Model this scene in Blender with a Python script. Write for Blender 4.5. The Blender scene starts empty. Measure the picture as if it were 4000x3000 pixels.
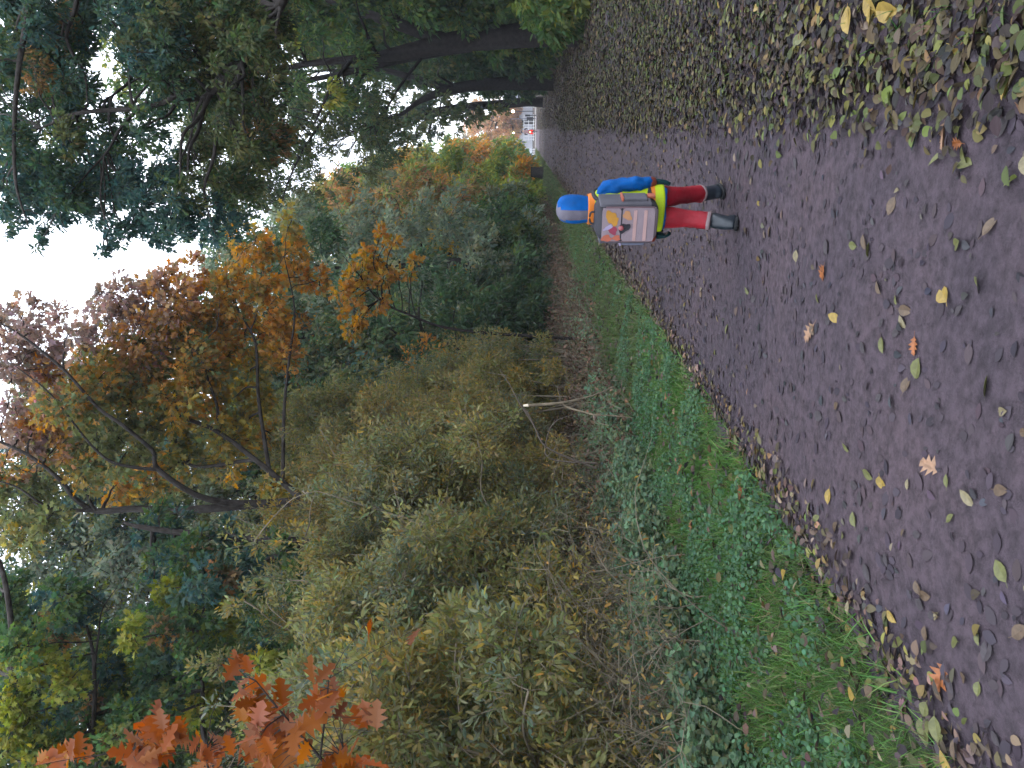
import bpy, bmesh, math, random
import numpy as np
from mathutils import Vector, Matrix

random.seed(7)
RNG = np.random.default_rng(11)
SC = bpy.context.scene
COL = SC.collection
R = math.radians

# ------------------------------------------------------------------ camera
# world: +Y runs along the path, +X to its right, Z up.  The photograph was
# taken with the phone turned on its side, so the camera is rolled a quarter turn.
EYE = 1.45
YAW = math.atan(0.33)               # camera looks this far left of the path direction
PITCH = math.atan(48 / 3000.0)
_H = Vector((-math.sin(YAW), math.cos(YAW), 0))
_R = Vector((math.cos(YAW), math.sin(YAW), 0))
_Z = Vector((0, 0, 1))
_F = _H * math.cos(PITCH) + _Z * math.sin(PITCH)
_U = _Z * math.cos(PITCH) - _H * math.sin(PITCH)
CAM = Vector((0, 0, EYE))
cd = bpy.data.cameras.new('camera')
cd.sensor_fit = 'HORIZONTAL'
cd.sensor_width = 36.0
cd.lens = 27.0
cd.clip_start = 0.05
cd.clip_end = 2000
cam = bpy.data.objects.new('camera', cd)
COL.objects.link(cam)
M = Matrix.Identity(4)
for i, ax in enumerate((-_U, _R, -_F)):
    for j in range(3):
        M[j][i] = ax[j]
M.translation = CAM
cam.matrix_world = M
SC.camera = cam

# ------------------------------------------------------------------ light
SC.view_settings.view_transform = 'Standard'
SC.view_settings.look = 'None'
SC.view_settings.gamma = 1.0
SC.view_settings.exposure = 1.2
SUN_EL, SUN_ROT = R(38), R(25)
w = bpy.data.worlds.new('World')
SC.world = w
w.use_nodes = True
nt = w.node_tree
nt.nodes.clear()
out = nt.nodes.new('ShaderNodeOutputWorld')
bg = nt.nodes.new('ShaderNodeBackground')
sky = nt.nodes.new('ShaderNodeTexSky')
sky.sky_type = 'NISHITA'
sky.sun_disc = False
sky.sun_elevation = SUN_EL
sky.sun_rotation = SUN_ROT
sky.air_density = 1.0
sky.dust_density = 2.0
tc = nt.nodes.new('ShaderNodeTexCoord')
cl = nt.nodes.new('ShaderNodeTexNoise')
cl.inputs['Scale'].default_value = 2.2
cl.inputs['Detail'].default_value = 5
rp = nt.nodes.new('ShaderNodeValToRGB')
rp.color_ramp.elements[0].position = 0.30
rp.color_ramp.elements[0].color = (0.40, 0.40, 0.40, 1)
rp.color_ramp.elements[1].position = 0.52
rp.color_ramp.elements[1].color = (1, 1, 1, 1)
mx = nt.nodes.new('ShaderNodeMix')
mx.data_type = 'RGBA'
mx.inputs['B'].default_value = (14.5, 15.6, 17.6, 1)     # even cloud layer
nt.links.new(tc.outputs['Generated'], cl.inputs['Vector'])
nt.links.new(cl.outputs['Fac'], rp.inputs['Fac'])
nt.links.new(rp.outputs['Color'], mx.inputs['Factor'])
nt.links.new(sky.outputs['Color'], mx.inputs['A'])
nt.links.new(mx.outputs['Result'], bg.inputs['Color'])
bg.inputs['Strength'].default_value = 0.10
nt.links.new(bg.outputs['Background'], out.inputs['Surface'])

sl = bpy.data.lights.new('sun', 'SUN')
sl.energy = 0.5
sl.angle = R(25)
sl.color = (1.0, 0.95, 0.88)
so = bpy.data.objects.new('sun', sl)
COL.objects.link(so)
sd = Vector((math.sin(SUN_ROT) * math.cos(SUN_EL), math.cos(SUN_ROT) * math.cos(SUN_EL), math.sin(SUN_EL)))
so.rotation_euler = (-sd).to_track_quat('-Z', 'Y').to_euler()
so.location = (0, 0, 40)

cy = SC.cycles
cy.max_bounces = 6
cy.diffuse_bounces = 4
cy.glossy_bounces = 2
cy.transmission_bounces = 4
cy.transparent_max_bounces = 4
cy.caustics_reflective = False
cy.caustics_refractive = False
cy.use_denoising = True
cy.use_adaptive_sampling = True
cy.adaptive_threshold = 0.02


# ------------------------------------------------------------------ helpers
def P(px, py, depth):
    """world point that stands `depth` metres in front of the camera on the ray of a photo pixel"""
    return CAM + _F * depth + _R * ((1500 - py) / 3000.0 * depth) + _U * ((2000 - px) / 3000.0 * depth)


def G(px, py):
    d = P(px, py, 1.0) - CAM
    t = -CAM.z / d.z
    return CAM + d * t


def camxy(x, y):
    return x * math.cos(YAW) + y * math.sin(YAW), -x * math.sin(YAW) + y * math.cos(YAW)


def tag(o, label=None, cat=None, group=None, kind=None):
    if label: o['label'] = label
    if cat: o['category'] = cat
    if group: o['group'] = group
    if kind: o['kind'] = kind
    return o


def empty(name, loc, rz=0.0, label=None, cat=None, group=None):
    o = bpy.data.objects.new(name, None)
    o.empty_display_size = 0.2
    COL.objects.link(o)
    o.location = loc
    o.rotation_euler = (0, 0, rz)
    return tag(o, label, cat, group)


def link(name, me, mat=None, parent=None):
    o = bpy.data.objects.new(name, me)
    COL.objects.link(o)
    if mat is not None:
        for m_ in (mat if isinstance(mat, (list, tuple)) else [mat]):
            me.materials.append(m_)
    if parent is not None:
        o.parent = parent
    return o


def np_mesh(name, V, F, col=None, smooth=False):
    """V (n,3); F list of (m,k) index arrays"""
    me = bpy.data.meshes.new(name)
    V = np.asarray(V, dtype=np.float32)
    Fs = [np.asarray(f, dtype=np.int32) for f in (F if isinstance(F, list) else [F]) if len(f)]
    me.vertices.add(len(V))
    me.vertices.foreach_set('co', V.ravel())
    nl = sum(f.size for f in Fs)
    npoly = sum(len(f) for f in Fs)
    me.loops.add(nl)
    me.polygons.add(npoly)
    me.loops.foreach_set('vertex_index', np.concatenate([f.ravel() for f in Fs]))
    starts = []
    s = 0
    for f in Fs:
        starts.append(np.arange(len(f), dtype=np.int32) * f.shape[1] + s)
        s += f.size
    me.polygons.foreach_set('loop_start', np.concatenate(starts))
    if smooth:
        me.polygons.foreach_set('use_smooth', np.ones(npoly, dtype=bool))
    me.update(calc_edges=True)
    if col is not None:
        a = me.attributes.new('Col', 'FLOAT_COLOR', 'POINT')
        c = np.ones((len(V), 4), dtype=np.float32)
        c[:, :3] = col
        a.data.foreach_set('color', c.ravel())
    return me


def nrm(a):
    return a / np.maximum(np.linalg.norm(a, axis=-1, keepdims=True), 1e-9)


# leaf outlines: (along, across, out-of-plane) and faces
def _half(pts, mid):
    """two mirrored halves meeting at the midrib; pts = outline of one side from base to tip"""
    n = len(pts)
    base, tip = (0, 0, 0), (1, 0, mid)
    V = [base, tip] + [(a, b, c) for a, b, c in pts] + [(a, -b, c) for a, b, c in pts]
    f1 = [0] + list(range(2, 2 + n)) + [1]
    f2 = [1] + list(range(2 + 2 * n - 1, 2 + n - 1, -1)) + [0]
    return np.array(V, float), [f1, f2]


OVAL = _half([(.28, .2, .05), (.70, .17, .02)], -.07)
OVALS = _half([(.07, .07, .02), (.24, .185, .05), (.48, .225, .05), (.74, .165, .02), (.92, .06, -.03)], -.06)
LANCE = _half([(.30, .115, .04), (.70, .10, .01)], -.10)
ROUND = _half([(.12, .30, .03), (.55, .42, .05), (.9, .22, .0)], .02)
DIA = (np.array([(0, 0, 0), (.42, .25, .05), (1, 0, -.05), (.42, -.25, .05)], float), [[0, 1, 2, 3]])
OAK = _half([(.12, .05, 0), (.22, .26, .05), (.30, .10, .02), (.46, .40, .06), (.52, .13, .02), (.70, .36, .05),
             (.72, .11, .02), (.88, .18, .02)], -.04)
OAKS = _half([(.18, .10, .0), (.34, .32, .05), (.42, .12, .02), (.66, .36, .04), (.74, .12, .0)], -.05)
IVY = _half([(-.04, .22, .02), (.16, .44, .05), (.40, .26, .03), (.56, .36, .04), (.72, .16, .01)], -.04)
BLADE = (np.array([(0, .018, 0), (0, -.018, 0), (.5, .016, .06), (.5, -.016, .06), (.82, .009, .2), (.82, -.009, .2),
                   (1.0, 0, .33)], float), [[0, 1, 3, 2], [2, 3, 5, 4]])
BLADE_TRI = [[4, 5, 6]]


def leaf_arrays(tpl, Pn, size, L, N, fold=1.0, width=1.0):
    T, faces = tpl
    n = len(Pn)
    L = nrm(L)
    W = nrm(np.cross(N, L))
    Nn = np.cross(L, W)
    size = np.broadcast_to(np.asarray(size, float), (n,))
    a = T[:, 0][None, :, None]
    b = T[:, 1][None, :, None] * width
    c = T[:, 2][None, :, None] * fold
    V = Pn[:, None, :] + size[:, None, None] * (a * L[:, None, :] + b * W[:, None, :] + c * Nn[:, None, :])
    k = len(T)
    base = (np.arange(n) * k)[:, None]
    F = [base + np.asarray(f)[None, :] for f in faces]
    if tpl is BLADE:
        F += [base + np.asarray(f)[None, :] for f in BLADE_TRI]
    return V.reshape(-1, 3), F, k


def merge_faces(F):
    by = {}
    for f in F:
        by.setdefault(f.shape[1], []).append(f)
    return [np.concatenate(v) for v in by.values()]


class Leaves:
    def __init__(self):
        self.V, self.F, self.C, self.n = [], [], [], 0

    def add(self, tpl, Pn, size, L, N, col, fold=1.0, width=1.0):
        if len(Pn) == 0:
            return
        V, F, k = leaf_arrays(tpl, np.asarray(Pn, float), size, np.asarray(L, float), np.asarray(N, float), fold, width)
        self.V.append(V)
        self.F += [f + self.n for f in F]
        self.C.append(np.repeat(np.asarray(col, float), k, axis=0))
        self.n += len(V)

    def build(self, name, mat, parent=None, origin=None):
        V = np.concatenate(self.V)
        if origin is not None:
            V = V - np.asarray(origin)[None, :]
        return link(name, np_mesh(name, V, merge_faces(self.F), np.concatenate(self.C)), mat, parent)


def rand_dir(n):
    return nrm(RNG.normal(size=(n, 3)))


def pick(pal, n, jit=0.18):
    """random colours from a palette [(rgb, weight), ...]"""
    c = np.array([p[0] for p in pal], float)
    wt = np.array([p[1] for p in pal], float)
    i = RNG.choice(len(pal), n, p=wt / wt.sum())
    out_ = c[i]
    out_ = out_ * np.exp(RNG.normal(0, jit, (n, 1))) * np.exp(RNG.normal(0, jit * .35, (n, 3)))
    return np.clip(out_, .004, .9)


def tubes(PL, RD, sides):
    """many tubes at once: PL (n,k,3) polylines, RD (n,k) radii"""
    PL = np.asarray(PL, float)
    RD = np.asarray(RD, float)
    n, k, _ = PL.shape
    T = np.empty_like(PL)
    T[:, 1:-1] = PL[:, 2:] - PL[:, :-2]
    T[:, 0] = PL[:, 1] - PL[:, 0]
    T[:, -1] = PL[:, -1] - PL[:, -2]
    T = nrm(T)
    ref = np.where(np.abs(T[:, :1, 2:3]) > .85, np.array([1., 0, 0]), np.array([0, 0, 1.]))
    A = nrm(np.cross(T, np.broadcast_to(ref, T.shape)))
    B = np.cross(T, A)
    ang = np.arange(sides) * 2 * math.pi / sides
    V = PL[:, :, None, :] + RD[:, :, None, None] * (np.cos(ang)[None, None, :, None] * A[:, :, None, :] +
                                                   np.sin(ang)[None, None, :, None] * B[:, :, None, :])
    idx = np.arange(n * k * sides).reshape(n, k, sides)
    a = idx[:, :-1, :]
    b = np.roll(a, -1, axis=2)
    c = idx[:, 1:, :]
    d = np.roll(c, -1, axis=2)
    Fq = np.stack([a, b, d, c], axis=-1).reshape(-1, 4)
    return V.reshape(-1, 3), Fq


class Wood:
    def __init__(self):
        self.V, self.F, self.n = [], [], 0

    def add(self, PL, RD, sides):
        if len(PL) == 0:
            return
        V, F = tubes(PL, RD, sides)
        self.V.append(V)
        self.F.append(F + self.n)
        self.n += len(V)

    def one(self, pts, rad, sides=8, res=4):
        """a smooth tube through pts with radii rad"""
        pts = np.asarray([tuple(p) for p in pts], float)
        rad = np.asarray(rad, float)
        pts, rad = spline(pts, rad, res)
        self.add(pts[None], rad[None], sides)
        return pts, rad

    def build(self, name, mat, parent=None, origin=None, smooth=True):
        V = np.concatenate(self.V)
        if origin is not None:
            V = V - np.asarray(origin)[None, :]
        return link(name, np_mesh(name, V, [np.concatenate(self.F)], None, smooth), mat, parent)


def spline(p, r, res):
    n = len(p)
    if n < 3:
        t = np.linspace(0, 1, res * 2 + 1)[:, None]
        return p[0] * (1 - t) + p[-1] * t, (r[0] * (1 - t) + r[-1] * t)[:, 0]
    q = np.vstack([2 * p[0] - p[1], p, 2 * p[-1] - p[-2]])
    op, orr = [], []
    for i in range(n - 1):
        a, b, c, d = q[i], q[i + 1], q[i + 2], q[i + 3]
        for j in range(res):
            t = j / res
            op.append(.5 * ((2 * b) + (c - a) * t + (2 * a - 5 * b + 4 * c - d) * t * t + (3 * b - a - 3 * c + d) * t ** 3))
            orr.append(r[i] * (1 - t) + r[i + 1] * t)
    op.append(p[-1])
    orr.append(r[-1])
    return np.array(op), np.array(orr)


# ------------------------------------------------------------------ materials
def mat_new(name):
    m = bpy.data.materials.new(name)
    m.use_nodes = True
    t = m.node_tree
    t.nodes.clear()
    o = t.nodes.new('ShaderNodeOutputMaterial')
    return m, t, o


def N_(t, typ, **kw):
    n = t.nodes.new(typ)
    for k, v in kw.items():
        n.inputs[k.replace('_', ' ')].default_value = v
    return n


def leaf_mat(name, transl=0.35, rough=0.55, spec=0.35):
    m, t, o = mat_new(name)
    at = t.nodes.new('ShaderNodeAttribute')
    at.attribute_name = 'Col'
    p = N_(t, 'ShaderNodeBsdfPrincipled', Roughness=rough)
    p.inputs['Specular IOR Level'].default_value = spec
    tr = t.nodes.new('ShaderNodeBsdfTranslucent')
    hs = N_(t, 'ShaderNodeHueSaturation', Saturation=1.15, Value=1.25)
    mix = N_(t, 'ShaderNodeMixShader', Fac=transl)
    t.links.new(at.outputs['Color'], p.inputs['Base Color'])
    t.links.new(at.outputs['Color'], hs.inputs['Color'])
    t.links.new(hs.outputs['Color'], tr.inputs['Color'])
    t.links.new(p.outputs[0], mix.inputs[1])
    t.links.new(tr.outputs[0], mix.inputs[2])
    t.links.new(mix.outputs[0], o.inputs['Surface'])
    return m


PK = 1.0


def plain(name, col, rough=.6, spec=.4, noise=.25, scale=8.0, bump=0.0, bscale=40.0, metallic=0.0, emit=None):
    """procedural material: base colour broken up by noise, optional bump"""
    col = tuple(c_ * PK for c_ in col)
    m, t, o = mat_new(name)
    p = N_(t, 'ShaderNodeBsdfPrincipled', Roughness=rough, Metallic=metallic)
    p.inputs['Specular IOR Level'].default_value = spec
    c = t.nodes.new('ShaderNodeTexCoord')
    n = N_(t, 'ShaderNodeTexNoise', Scale=scale, Detail=5.0)
    r = t.nodes.new('ShaderNodeValToRGB')
    r.color_ramp.elements[0].position = .3
    r.color_ramp.elements[1].position = .7
    r.color_ramp.elements[0].color = tuple(max(0, x * (1 - noise)) for x in col) + (1,)
    r.color_ramp.elements[1].color = tuple(min(1, x * (1 + noise)) for x in col) + (1,)
    t.links.new(c.outputs['Object'], n.inputs['Vector'])
    t.links.new(n.outputs['Fac'], r.inputs['Fac'])
    t.links.new(r.outputs['Color'], p.inputs['Base Color'])
    if bump:
        n2 = N_(t, 'ShaderNodeTexNoise', Scale=bscale, Detail=6.0)
        b = N_(t, 'ShaderNodeBump', Strength=bump, Distance=.02)
        t.links.new(c.outputs['Object'], n2.inputs['Vector'])
        t.links.new(n2.outputs['Fac'], b.inputs['Height'])
        t.links.new(b.outputs['Normal'], p.inputs['Normal'])
    if emit:
        p.inputs['Emission Color'].default_value = tuple(emit[:3]) + (1,)
        p.inputs['Emission Strength'].default_value = emit[3]
    t.links.new(p.outputs[0], o.inputs['Surface'])
    return m


M_LEAF = leaf_mat('leaf', .45, .6, .18)
M_LEAF_DRY = leaf_mat('fallen_leaf', .06, .65, .15)
M_GRASS = leaf_mat('grass_blade', .3, .5)
M_BARK = plain('bark', (.042, .036, .032), .9, .2, .45, 9, .8, 30)
M_BARK_DARK = plain('dark_bark', (.024, .020, .019), .95, .15, .45, 9, .8, 30)
M_BARK_PALE = plain('pale_bark', (.16, .13, .09), .85, .2, .35, 12, .4, 60)
M_TWIG = plain('dry_twig', (.165, .138, .100), .85, .2, .4, 4)


def ground_mat(name, cols, scale, rough, bump, fine, lo=.55, hi=1.12):
    m, t, o = mat_new(name)
    p = N_(t, 'ShaderNodeBsdfPrincipled', Roughness=rough)
    p.inputs['Specular IOR Level'].default_value = .3
    c = t.nodes.new('ShaderNodeTexCoord')
    n1 = N_(t, 'ShaderNodeTexNoise', Scale=scale, Detail=8.0, Roughness=.62)
    r1 = t.nodes.new('ShaderNodeValToRGB')
    els = r1.color_ramp.elements
    els[0].position = .30
    els[1].position = .72
    els[0].color = cols[0] + (1,)
    els[1].color = cols[-1] + (1,)
    for i, cc in enumerate(cols[1:-1]):
        e = els.new(.30 + .42 * (i + 1) / (len(cols) - 1))
        e.color = cc + (1,)
    n2 = N_(t, 'ShaderNodeTexNoise', Scale=fine, Detail=7.0, Roughness=.7)
    r2 = t.nodes.new('ShaderNodeValToRGB')
    r2.color_ramp.elements[0].position = .32
    r2.color_ramp.elements[0].color = (lo, lo, lo, 1)
    r2.color_ramp.elements[1].position = .62
    r2.color_ramp.elements[1].color = (hi, hi, hi, 1)
    mxx = t.nodes.new('ShaderNodeMix')
    mxx.data_type = 'RGBA'
    mxx.blend_type = 'MULTIPLY'
    mxx.inputs['Factor'].default_value = 1
    # small pits and stones
    vo = t.nodes.new('ShaderNodeTexVoronoi')
    vo.inputs['Scale'].default_value = fine * .8
    b1 = N_(t, 'ShaderNodeBump', Strength=bump, Distance=.03)
    b2 = N_(t, 'ShaderNodeBump', Strength=bump * .6, Distance=.008)
    t.links.new(c.outputs['Object'], n1.inputs['Vector'])
    t.links.new(c.outputs['Object'], n2.inputs['Vector'])
    t.links.new(c.outputs['Object'], vo.inputs['Vector'])
    t.links.new(n1.outputs['Fac'], r1.inputs['Fac'])
    t.links.new(n2.outputs['Fac'], r2.inputs['Fac'])
    t.links.new(r1.outputs['Color'], mxx.inputs['A'])
    t.links.new(r2.outputs['Color'], mxx.inputs['B'])
    t.links.new(mxx.outputs['Result'], p.inputs['Base Color'])
    t.links.new(n2.outputs['Fac'], b1.inputs['Height'])
    t.links.new(vo.outputs['Distance'], b2.inputs['Height'])
    t.links.new(b1.outputs['Normal'], b2.inputs['Normal'])
    t.links.new(b2.outputs['Normal'], p.inputs['Normal'])
    t.links.new(p.outputs[0], o.inputs['Surface'])
    return m


M_PATH = ground_mat('trodden_earth', [(.042, .0315, .043), (.062, .0445, .056), (.080, .0535, .062)], .9, .85, 1.0, 22, .42, 1.22)
M_SOIL = ground_mat('brown_soil', [(.030, .022, .016), (.055, .038, .026), (.080, .055, .036)], 1.1, .95, .9, 14)
M_TURF = ground_mat('turf_soil', [(.030, .040, .014), (.045, .070, .022), (.06, .085, .03)], 1.6, .95, .9, 20)
M_ROAD = ground_mat('pale_gravel', [(.22, .20, .19), (.28, .26, .25)], .8, .9, .3, 14)


# ------------------------------------------------------------------ ground
def hgt(x, y):
    """gentle unevenness of the ground beyond the path"""
    x = np.asarray(x, float)
    y = np.asarray(y, float)
    side = np.clip((np.abs(x + .9) - 1.4) / 1.5, 0, 1)
    hz = side * (.05 * np.sin(x * 1.7 + .3 * y) + .05 * np.sin(.9 * y + 1.1 * x + 2) + .03 * np.sin(2.3 * y - 1.9 * x))
    # a low bank on the left under the bushes
    bank = np.clip((-x - 2.1) / 3.2, 0, 1) * .28 * np.clip((90 - y) / 30, 0, 1)
    rb = np.clip((x - 2.4) / 3, 0, 1) * .35 * np.clip((90 - y) / 30, 0, 1)
    return hz * .6 * np.clip((95 - y) / 20, 0, 1) + bank + rb


def sheet(name, xs, ys, zf, mat, kind='structure'):
    X, Y = np.meshgrid(xs, ys)
    Z = zf(X, Y)
    V = np.stack([X, Y, Z], -1).reshape(-1, 3)
    nx, ny = len(xs), len(ys)
    i = np.arange(nx * ny).reshape(ny, nx)
    F = np.stack([i[:-1, :-1], i[:-1, 1:], i[1:, 1:], i[1:, :-1]], -1).reshape(-1, 4)
    o = link(name, np_mesh(name, V, [F], None, True), mat)
    return tag(o, kind=kind)


gx = np.concatenate([np.linspace(-420, -20, 12), np.linspace(-18, -6.5, 16), np.linspace(-6, 6, 61), np.linspace(6.5, 20, 18),
                     np.linspace(24, 420, 12)])
gy = np.concatenate([np.linspace(-150, -8, 10), np.linspace(-6, 30, 121), np.linspace(31, 120, 60), np.linspace(130, 800, 12)])
sheet('ground', gx, gy, lambda X, Y: hgt(X, Y) - .012, M_SOIL)


def path_edge(y, side):
    y = np.asarray(y, float)
    j = .06 * np.sin(1.9 * y) + .05 * np.sin(4.3 * y + 1) + .03 * np.sin(9.1 * y)
    return (-2.05 + j) if side < 0 else (1.75 + 2 * j)


ys = np.concatenate([np.linspace(-6, 30, 240), np.linspace(30.5, 100, 140)])
ts = np.linspace(0, 1, 22)
TX = path_edge(ys, -1)[:, None] * (1 - ts)[None, :] + path_edge(ys, 1)[:, None] * ts[None, :]
TY = np.repeat(ys[:, None], len(ts), 1)
TZ = .004 + .012 * np.sin(TX * 2.1 + .7 * TY) * np.sin(TX * .9) + .006 * np.sin(3.1 * TY + TX * 4) + .014
TZ = np.maximum(TZ, .004)
ii = np.arange(TX.size).reshape(TX.shape)
path = link('path', np_mesh('path', np.stack([TX, TY, TZ], -1).reshape(-1, 3),
                            [np.stack([ii[:-1, :-1], ii[:-1, 1:], ii[1:, 1:], ii[1:, :-1]], -1).reshape(-1, 4)], None, True), M_PATH)
tag(path, kind='structure')


def path_z(x, y):
    return np.maximum(.004 + .012 * np.sin(x * 2.1 + .7 * y) * np.sin(x * .9) + .006 * np.sin(3.1 * y + x * 4) + .014, .004)


def surf(x, y):
    x = np.asarray(x, float)
    y = np.asarray(y, float)
    on = (x > -2.0) & (x < 1.7)
    return np.where(on, path_z(x, y), hgt(x, y))


# turf strip beside the path and the lawn at the far end
vx = np.linspace(-3.75, -2.0, 9)
vy = np.concatenate([np.linspace(-6, 30, 121), np.linspace(31, 96, 40)])
sheet('verge', vx, vy, lambda X, Y: hgt(X, Y) + .012 - .03 * (X > -2.05), M_TURF)
sheet('road', np.linspace(-60, 60, 9), np.linspace(101, 107, 4), lambda X, Y: X * 0 + .01, M_ROAD)
sheet('lawn', np.linspace(-40, -2.2, 8), np.linspace(78, 100.8, 8), lambda X, Y: hgt(X, Y) + .015, M_TURF)

# ------------------------------------------------------------------ trees and shrubs
C_TEAL = [((.045, .098, .098), 5), ((.058, .110, .085), 4), ((.080, .115, .062), 2)]  # teal leaves, with the bluish veil of sky glare mixed into the colour
C_DKGREEN = [((.036, .070, .040), 5), ((.052, .092, .040), 4), ((.085, .120, .038), 1.5), ((.120, .105, .035), .5)]
C_GREEN = [((.072, .140, .050), 5), ((.110, .170, .050), 3), ((.185, .195, .050), 2)]
C_OLIVE = [((.185, .185, .066), 5), ((.240, .205, .078), 3.5), ((.120, .150, .060), 3.5), ((.340, .235, .060), 1.2), ((.180, .210, .125), 1.6)]
C_OLIVEB = [((.225, .175, .068), 5), ((.270, .200, .080), 3), ((.160, .155, .065), 3), ((.360, .220, .070), 1)]
C_TOL = [((.095, .110, .045), 5), ((.135, .135, .052), 3), ((.070, .090, .045), 4), ((.17, .14, .05), 1)]
C_GREYGREEN = [((.140, .175, .125), 5), ((.180, .195, .125), 3), ((.085, .125, .090), 3), ((.24, .19, .08), 1)]
C_YELLOW = [((.34, .235, .045), 4), ((.26, .205, .050), 3), ((.40, .225, .045), 2)]
C_ORANGE = [((.42, .205, .050), 5), ((.46, .250, .055), 3), ((.36, .160, .050), 3), ((.28, .200, .06), 2)]
C_RUST = [((.30, .165, .075), 5), ((.25, .140, .085), 3), ((.34, .185, .060), 2), ((.20, .16, .07), 2)]
C_OAKNEAR = [((.25, .070, .018), 5), ((.29, .100, .022), 3), ((.26, .105, .058), 3), ((.16, .048, .018), 3)]
C_PURP = [((.290, .200, .195), 4), ((.340, .225, .150), 3), ((.235, .200, .170), 2)]
C_LIME = [((.230, .240, .045), 4), ((.150, .195, .045), 4), ((.290, .245, .050), 2)]


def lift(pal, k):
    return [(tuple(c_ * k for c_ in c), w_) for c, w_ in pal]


def blend(a, b, f):
    return [(c, w_ * (1 - f)) for c, w_ in a] + [(c, w_ * f) for c, w_ in b]


def foliage_clump(lv, wd, c, rad, n, pal, size, tpl, per=22, twig=.006, droop=.25, up=.6, hollow=.35, width=1.0, spread=1.0):
    """leafy sprays filling an uneven ellipsoid round c; every spray is a twig with its leaves"""
    ns = max(3, int(n / per))
    d = rand_dir(ns)
    rad = np.asarray(rad, float)
    lump = 1 + .28 * np.sin(d[:, 0] * 3.1 + d[:, 1] * 2.3 + c[0]) * np.sin(d[:, 2] * 3.7 + c[1])
    rr = RNG.uniform(.25, 1.0, ns) ** .6 * lump
    q1 = c + d * rad * rr[:, None]
    back = RNG.uniform(.30, .65, ns)[:, None]
    q0 = c + (q1 - c) * (1 - back) + RNG.normal(0, .10, (ns, 3)) * rad
    q1[:, 2] -= droop * np.linalg.norm(q1 - q0, axis=1) * RNG.uniform(.2, 1.2, ns)
    mid = (q0 + q1) / 2 + RNG.normal(0, .06, (ns, 3)) * rad
    mid[:, 2] += .08 * rad[2]
    t = np.linspace(0, 1, 4)[None, :, None]
    PL = (1 - t) ** 2 * q0[:, None] + 2 * t * (1 - t) * mid[:, None] + t * t * q1[:, None]
    if wd is not None:
        rd = twig * (1.15 - .85 * np.linspace(0, 1, 4))[None, :] * RNG.uniform(.6, 1.4, ns)[:, None]
        wd.add(PL, rd, 3)
    m = ns * per
    si = np.repeat(np.arange(ns), per)
    tt = RNG.uniform(.15, 1.05, m)[:, None]
    pos = (1 - tt) ** 2 * q0[si] + 2 * tt * (1 - tt) * mid[si] + tt * tt * q1[si]
    ax = nrm(q1 - q0)[si]
    sdir = nrm(np.cross(ax, rand_dir(m)))
    off = RNG.uniform(0, 1.0, m)[:, None] * size * .9 * spread
    pos = pos + sdir * off
    L = nrm(ax * .6 + sdir * .8 + np.array([0, 0, -droop]) + RNG.normal(0, .35, (m, 3)))
    Nn = nrm(np.array([0, 0, up]) + RNG.normal(0, .55, (m, 3)))
    # each spray leans to one hue of the palette
    base = pick(pal, ns, .10)[si]
    col = .45 * base + .55 * pick(pal, m, .26)
    sz = size * RNG.uniform(.65, 1.25, m)
    lv.add(tpl, pos, sz, L, Nn, col, fold=RNG.uniform(.6, 1.6), width=width)


def limb_to(wd, a, ra, b, rb, bow=.12, sides=6):
    a = np.asarray(a, float)
    b = np.asarray(b, float)
    ln = np.linalg.norm(b - a)
    k = 5
    t = np.linspace(0, 1, k)[:, None]
    mid = (a + b) / 2 + np.array([0, 0, bow * ln]) + RNG.normal(0, .07 * ln, 3)
    pts = (1 - t) ** 2 * a + 2 * t * (1 - t) * mid + t * t * b
    pts[1:-1] += RNG.normal(0, .025 * ln, (k - 2, 3))
    rad = np.linspace(ra, rb, k)
    pts, rad = spline(pts, rad, 3)
    wd.add(pts[None], rad[None], sides)


def build_plant(kind, label, cat, base, limbs, clumps, leafsize, tpl, bark=None, group=None, per=22, droop=.25, up=.6,
                twig=.006, width=1.0, stem='trunk', crown='crown', spread=1.0, link_r=.03, mat=None):
    """kind: object name. limbs: list of (points, radii) already in world space (first = trunk).
    clumps: (centre, radii, n leaves, palette)."""
    base = np.asarray(tuple(base), float)
    root = empty(kind, base, 0, label, cat, group)
    wd, lv = Wood(), Leaves()
    nodes, nr = [], []
    for i, (pts, rad) in enumerate(limbs):
        p_, r_ = wd.one(pts, rad, 10 if i == 0 else 7, 5)
        s0 = int(len(p_) * .3) if i == 0 else int(len(p_) * .15)
        nodes.append(p_[s0:])
        nr.append(r_[s0:])
    nodes = np.concatenate(nodes)
    nr = np.concatenate(nr)
    for c, rad, n, pal in clumps:
        c = np.asarray(tuple(c), float)
        rad = np.broadcast_to(np.asarray(rad, float), (3,))
        dd = nodes - c
        dist = np.linalg.norm(dd, axis=1) + np.maximum(dd[:, 2], 0) * 1.5
        j = int(np.argmin(dist))
        limb_to(wd, nodes[j], min(nr[j] * .7, .012 + link_r * np.linalg.norm(nodes[j] - c)), c, .008)
        foliage_clump(lv, wd, c, rad, n, pal, leafsize, tpl, per, twig, droop, up, width=width, spread=spread)
    wd.build(stem, bark or M_BARK, root, base)
    lv.build(crown, mat or M_LEAF, root, base)
    return root


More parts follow.
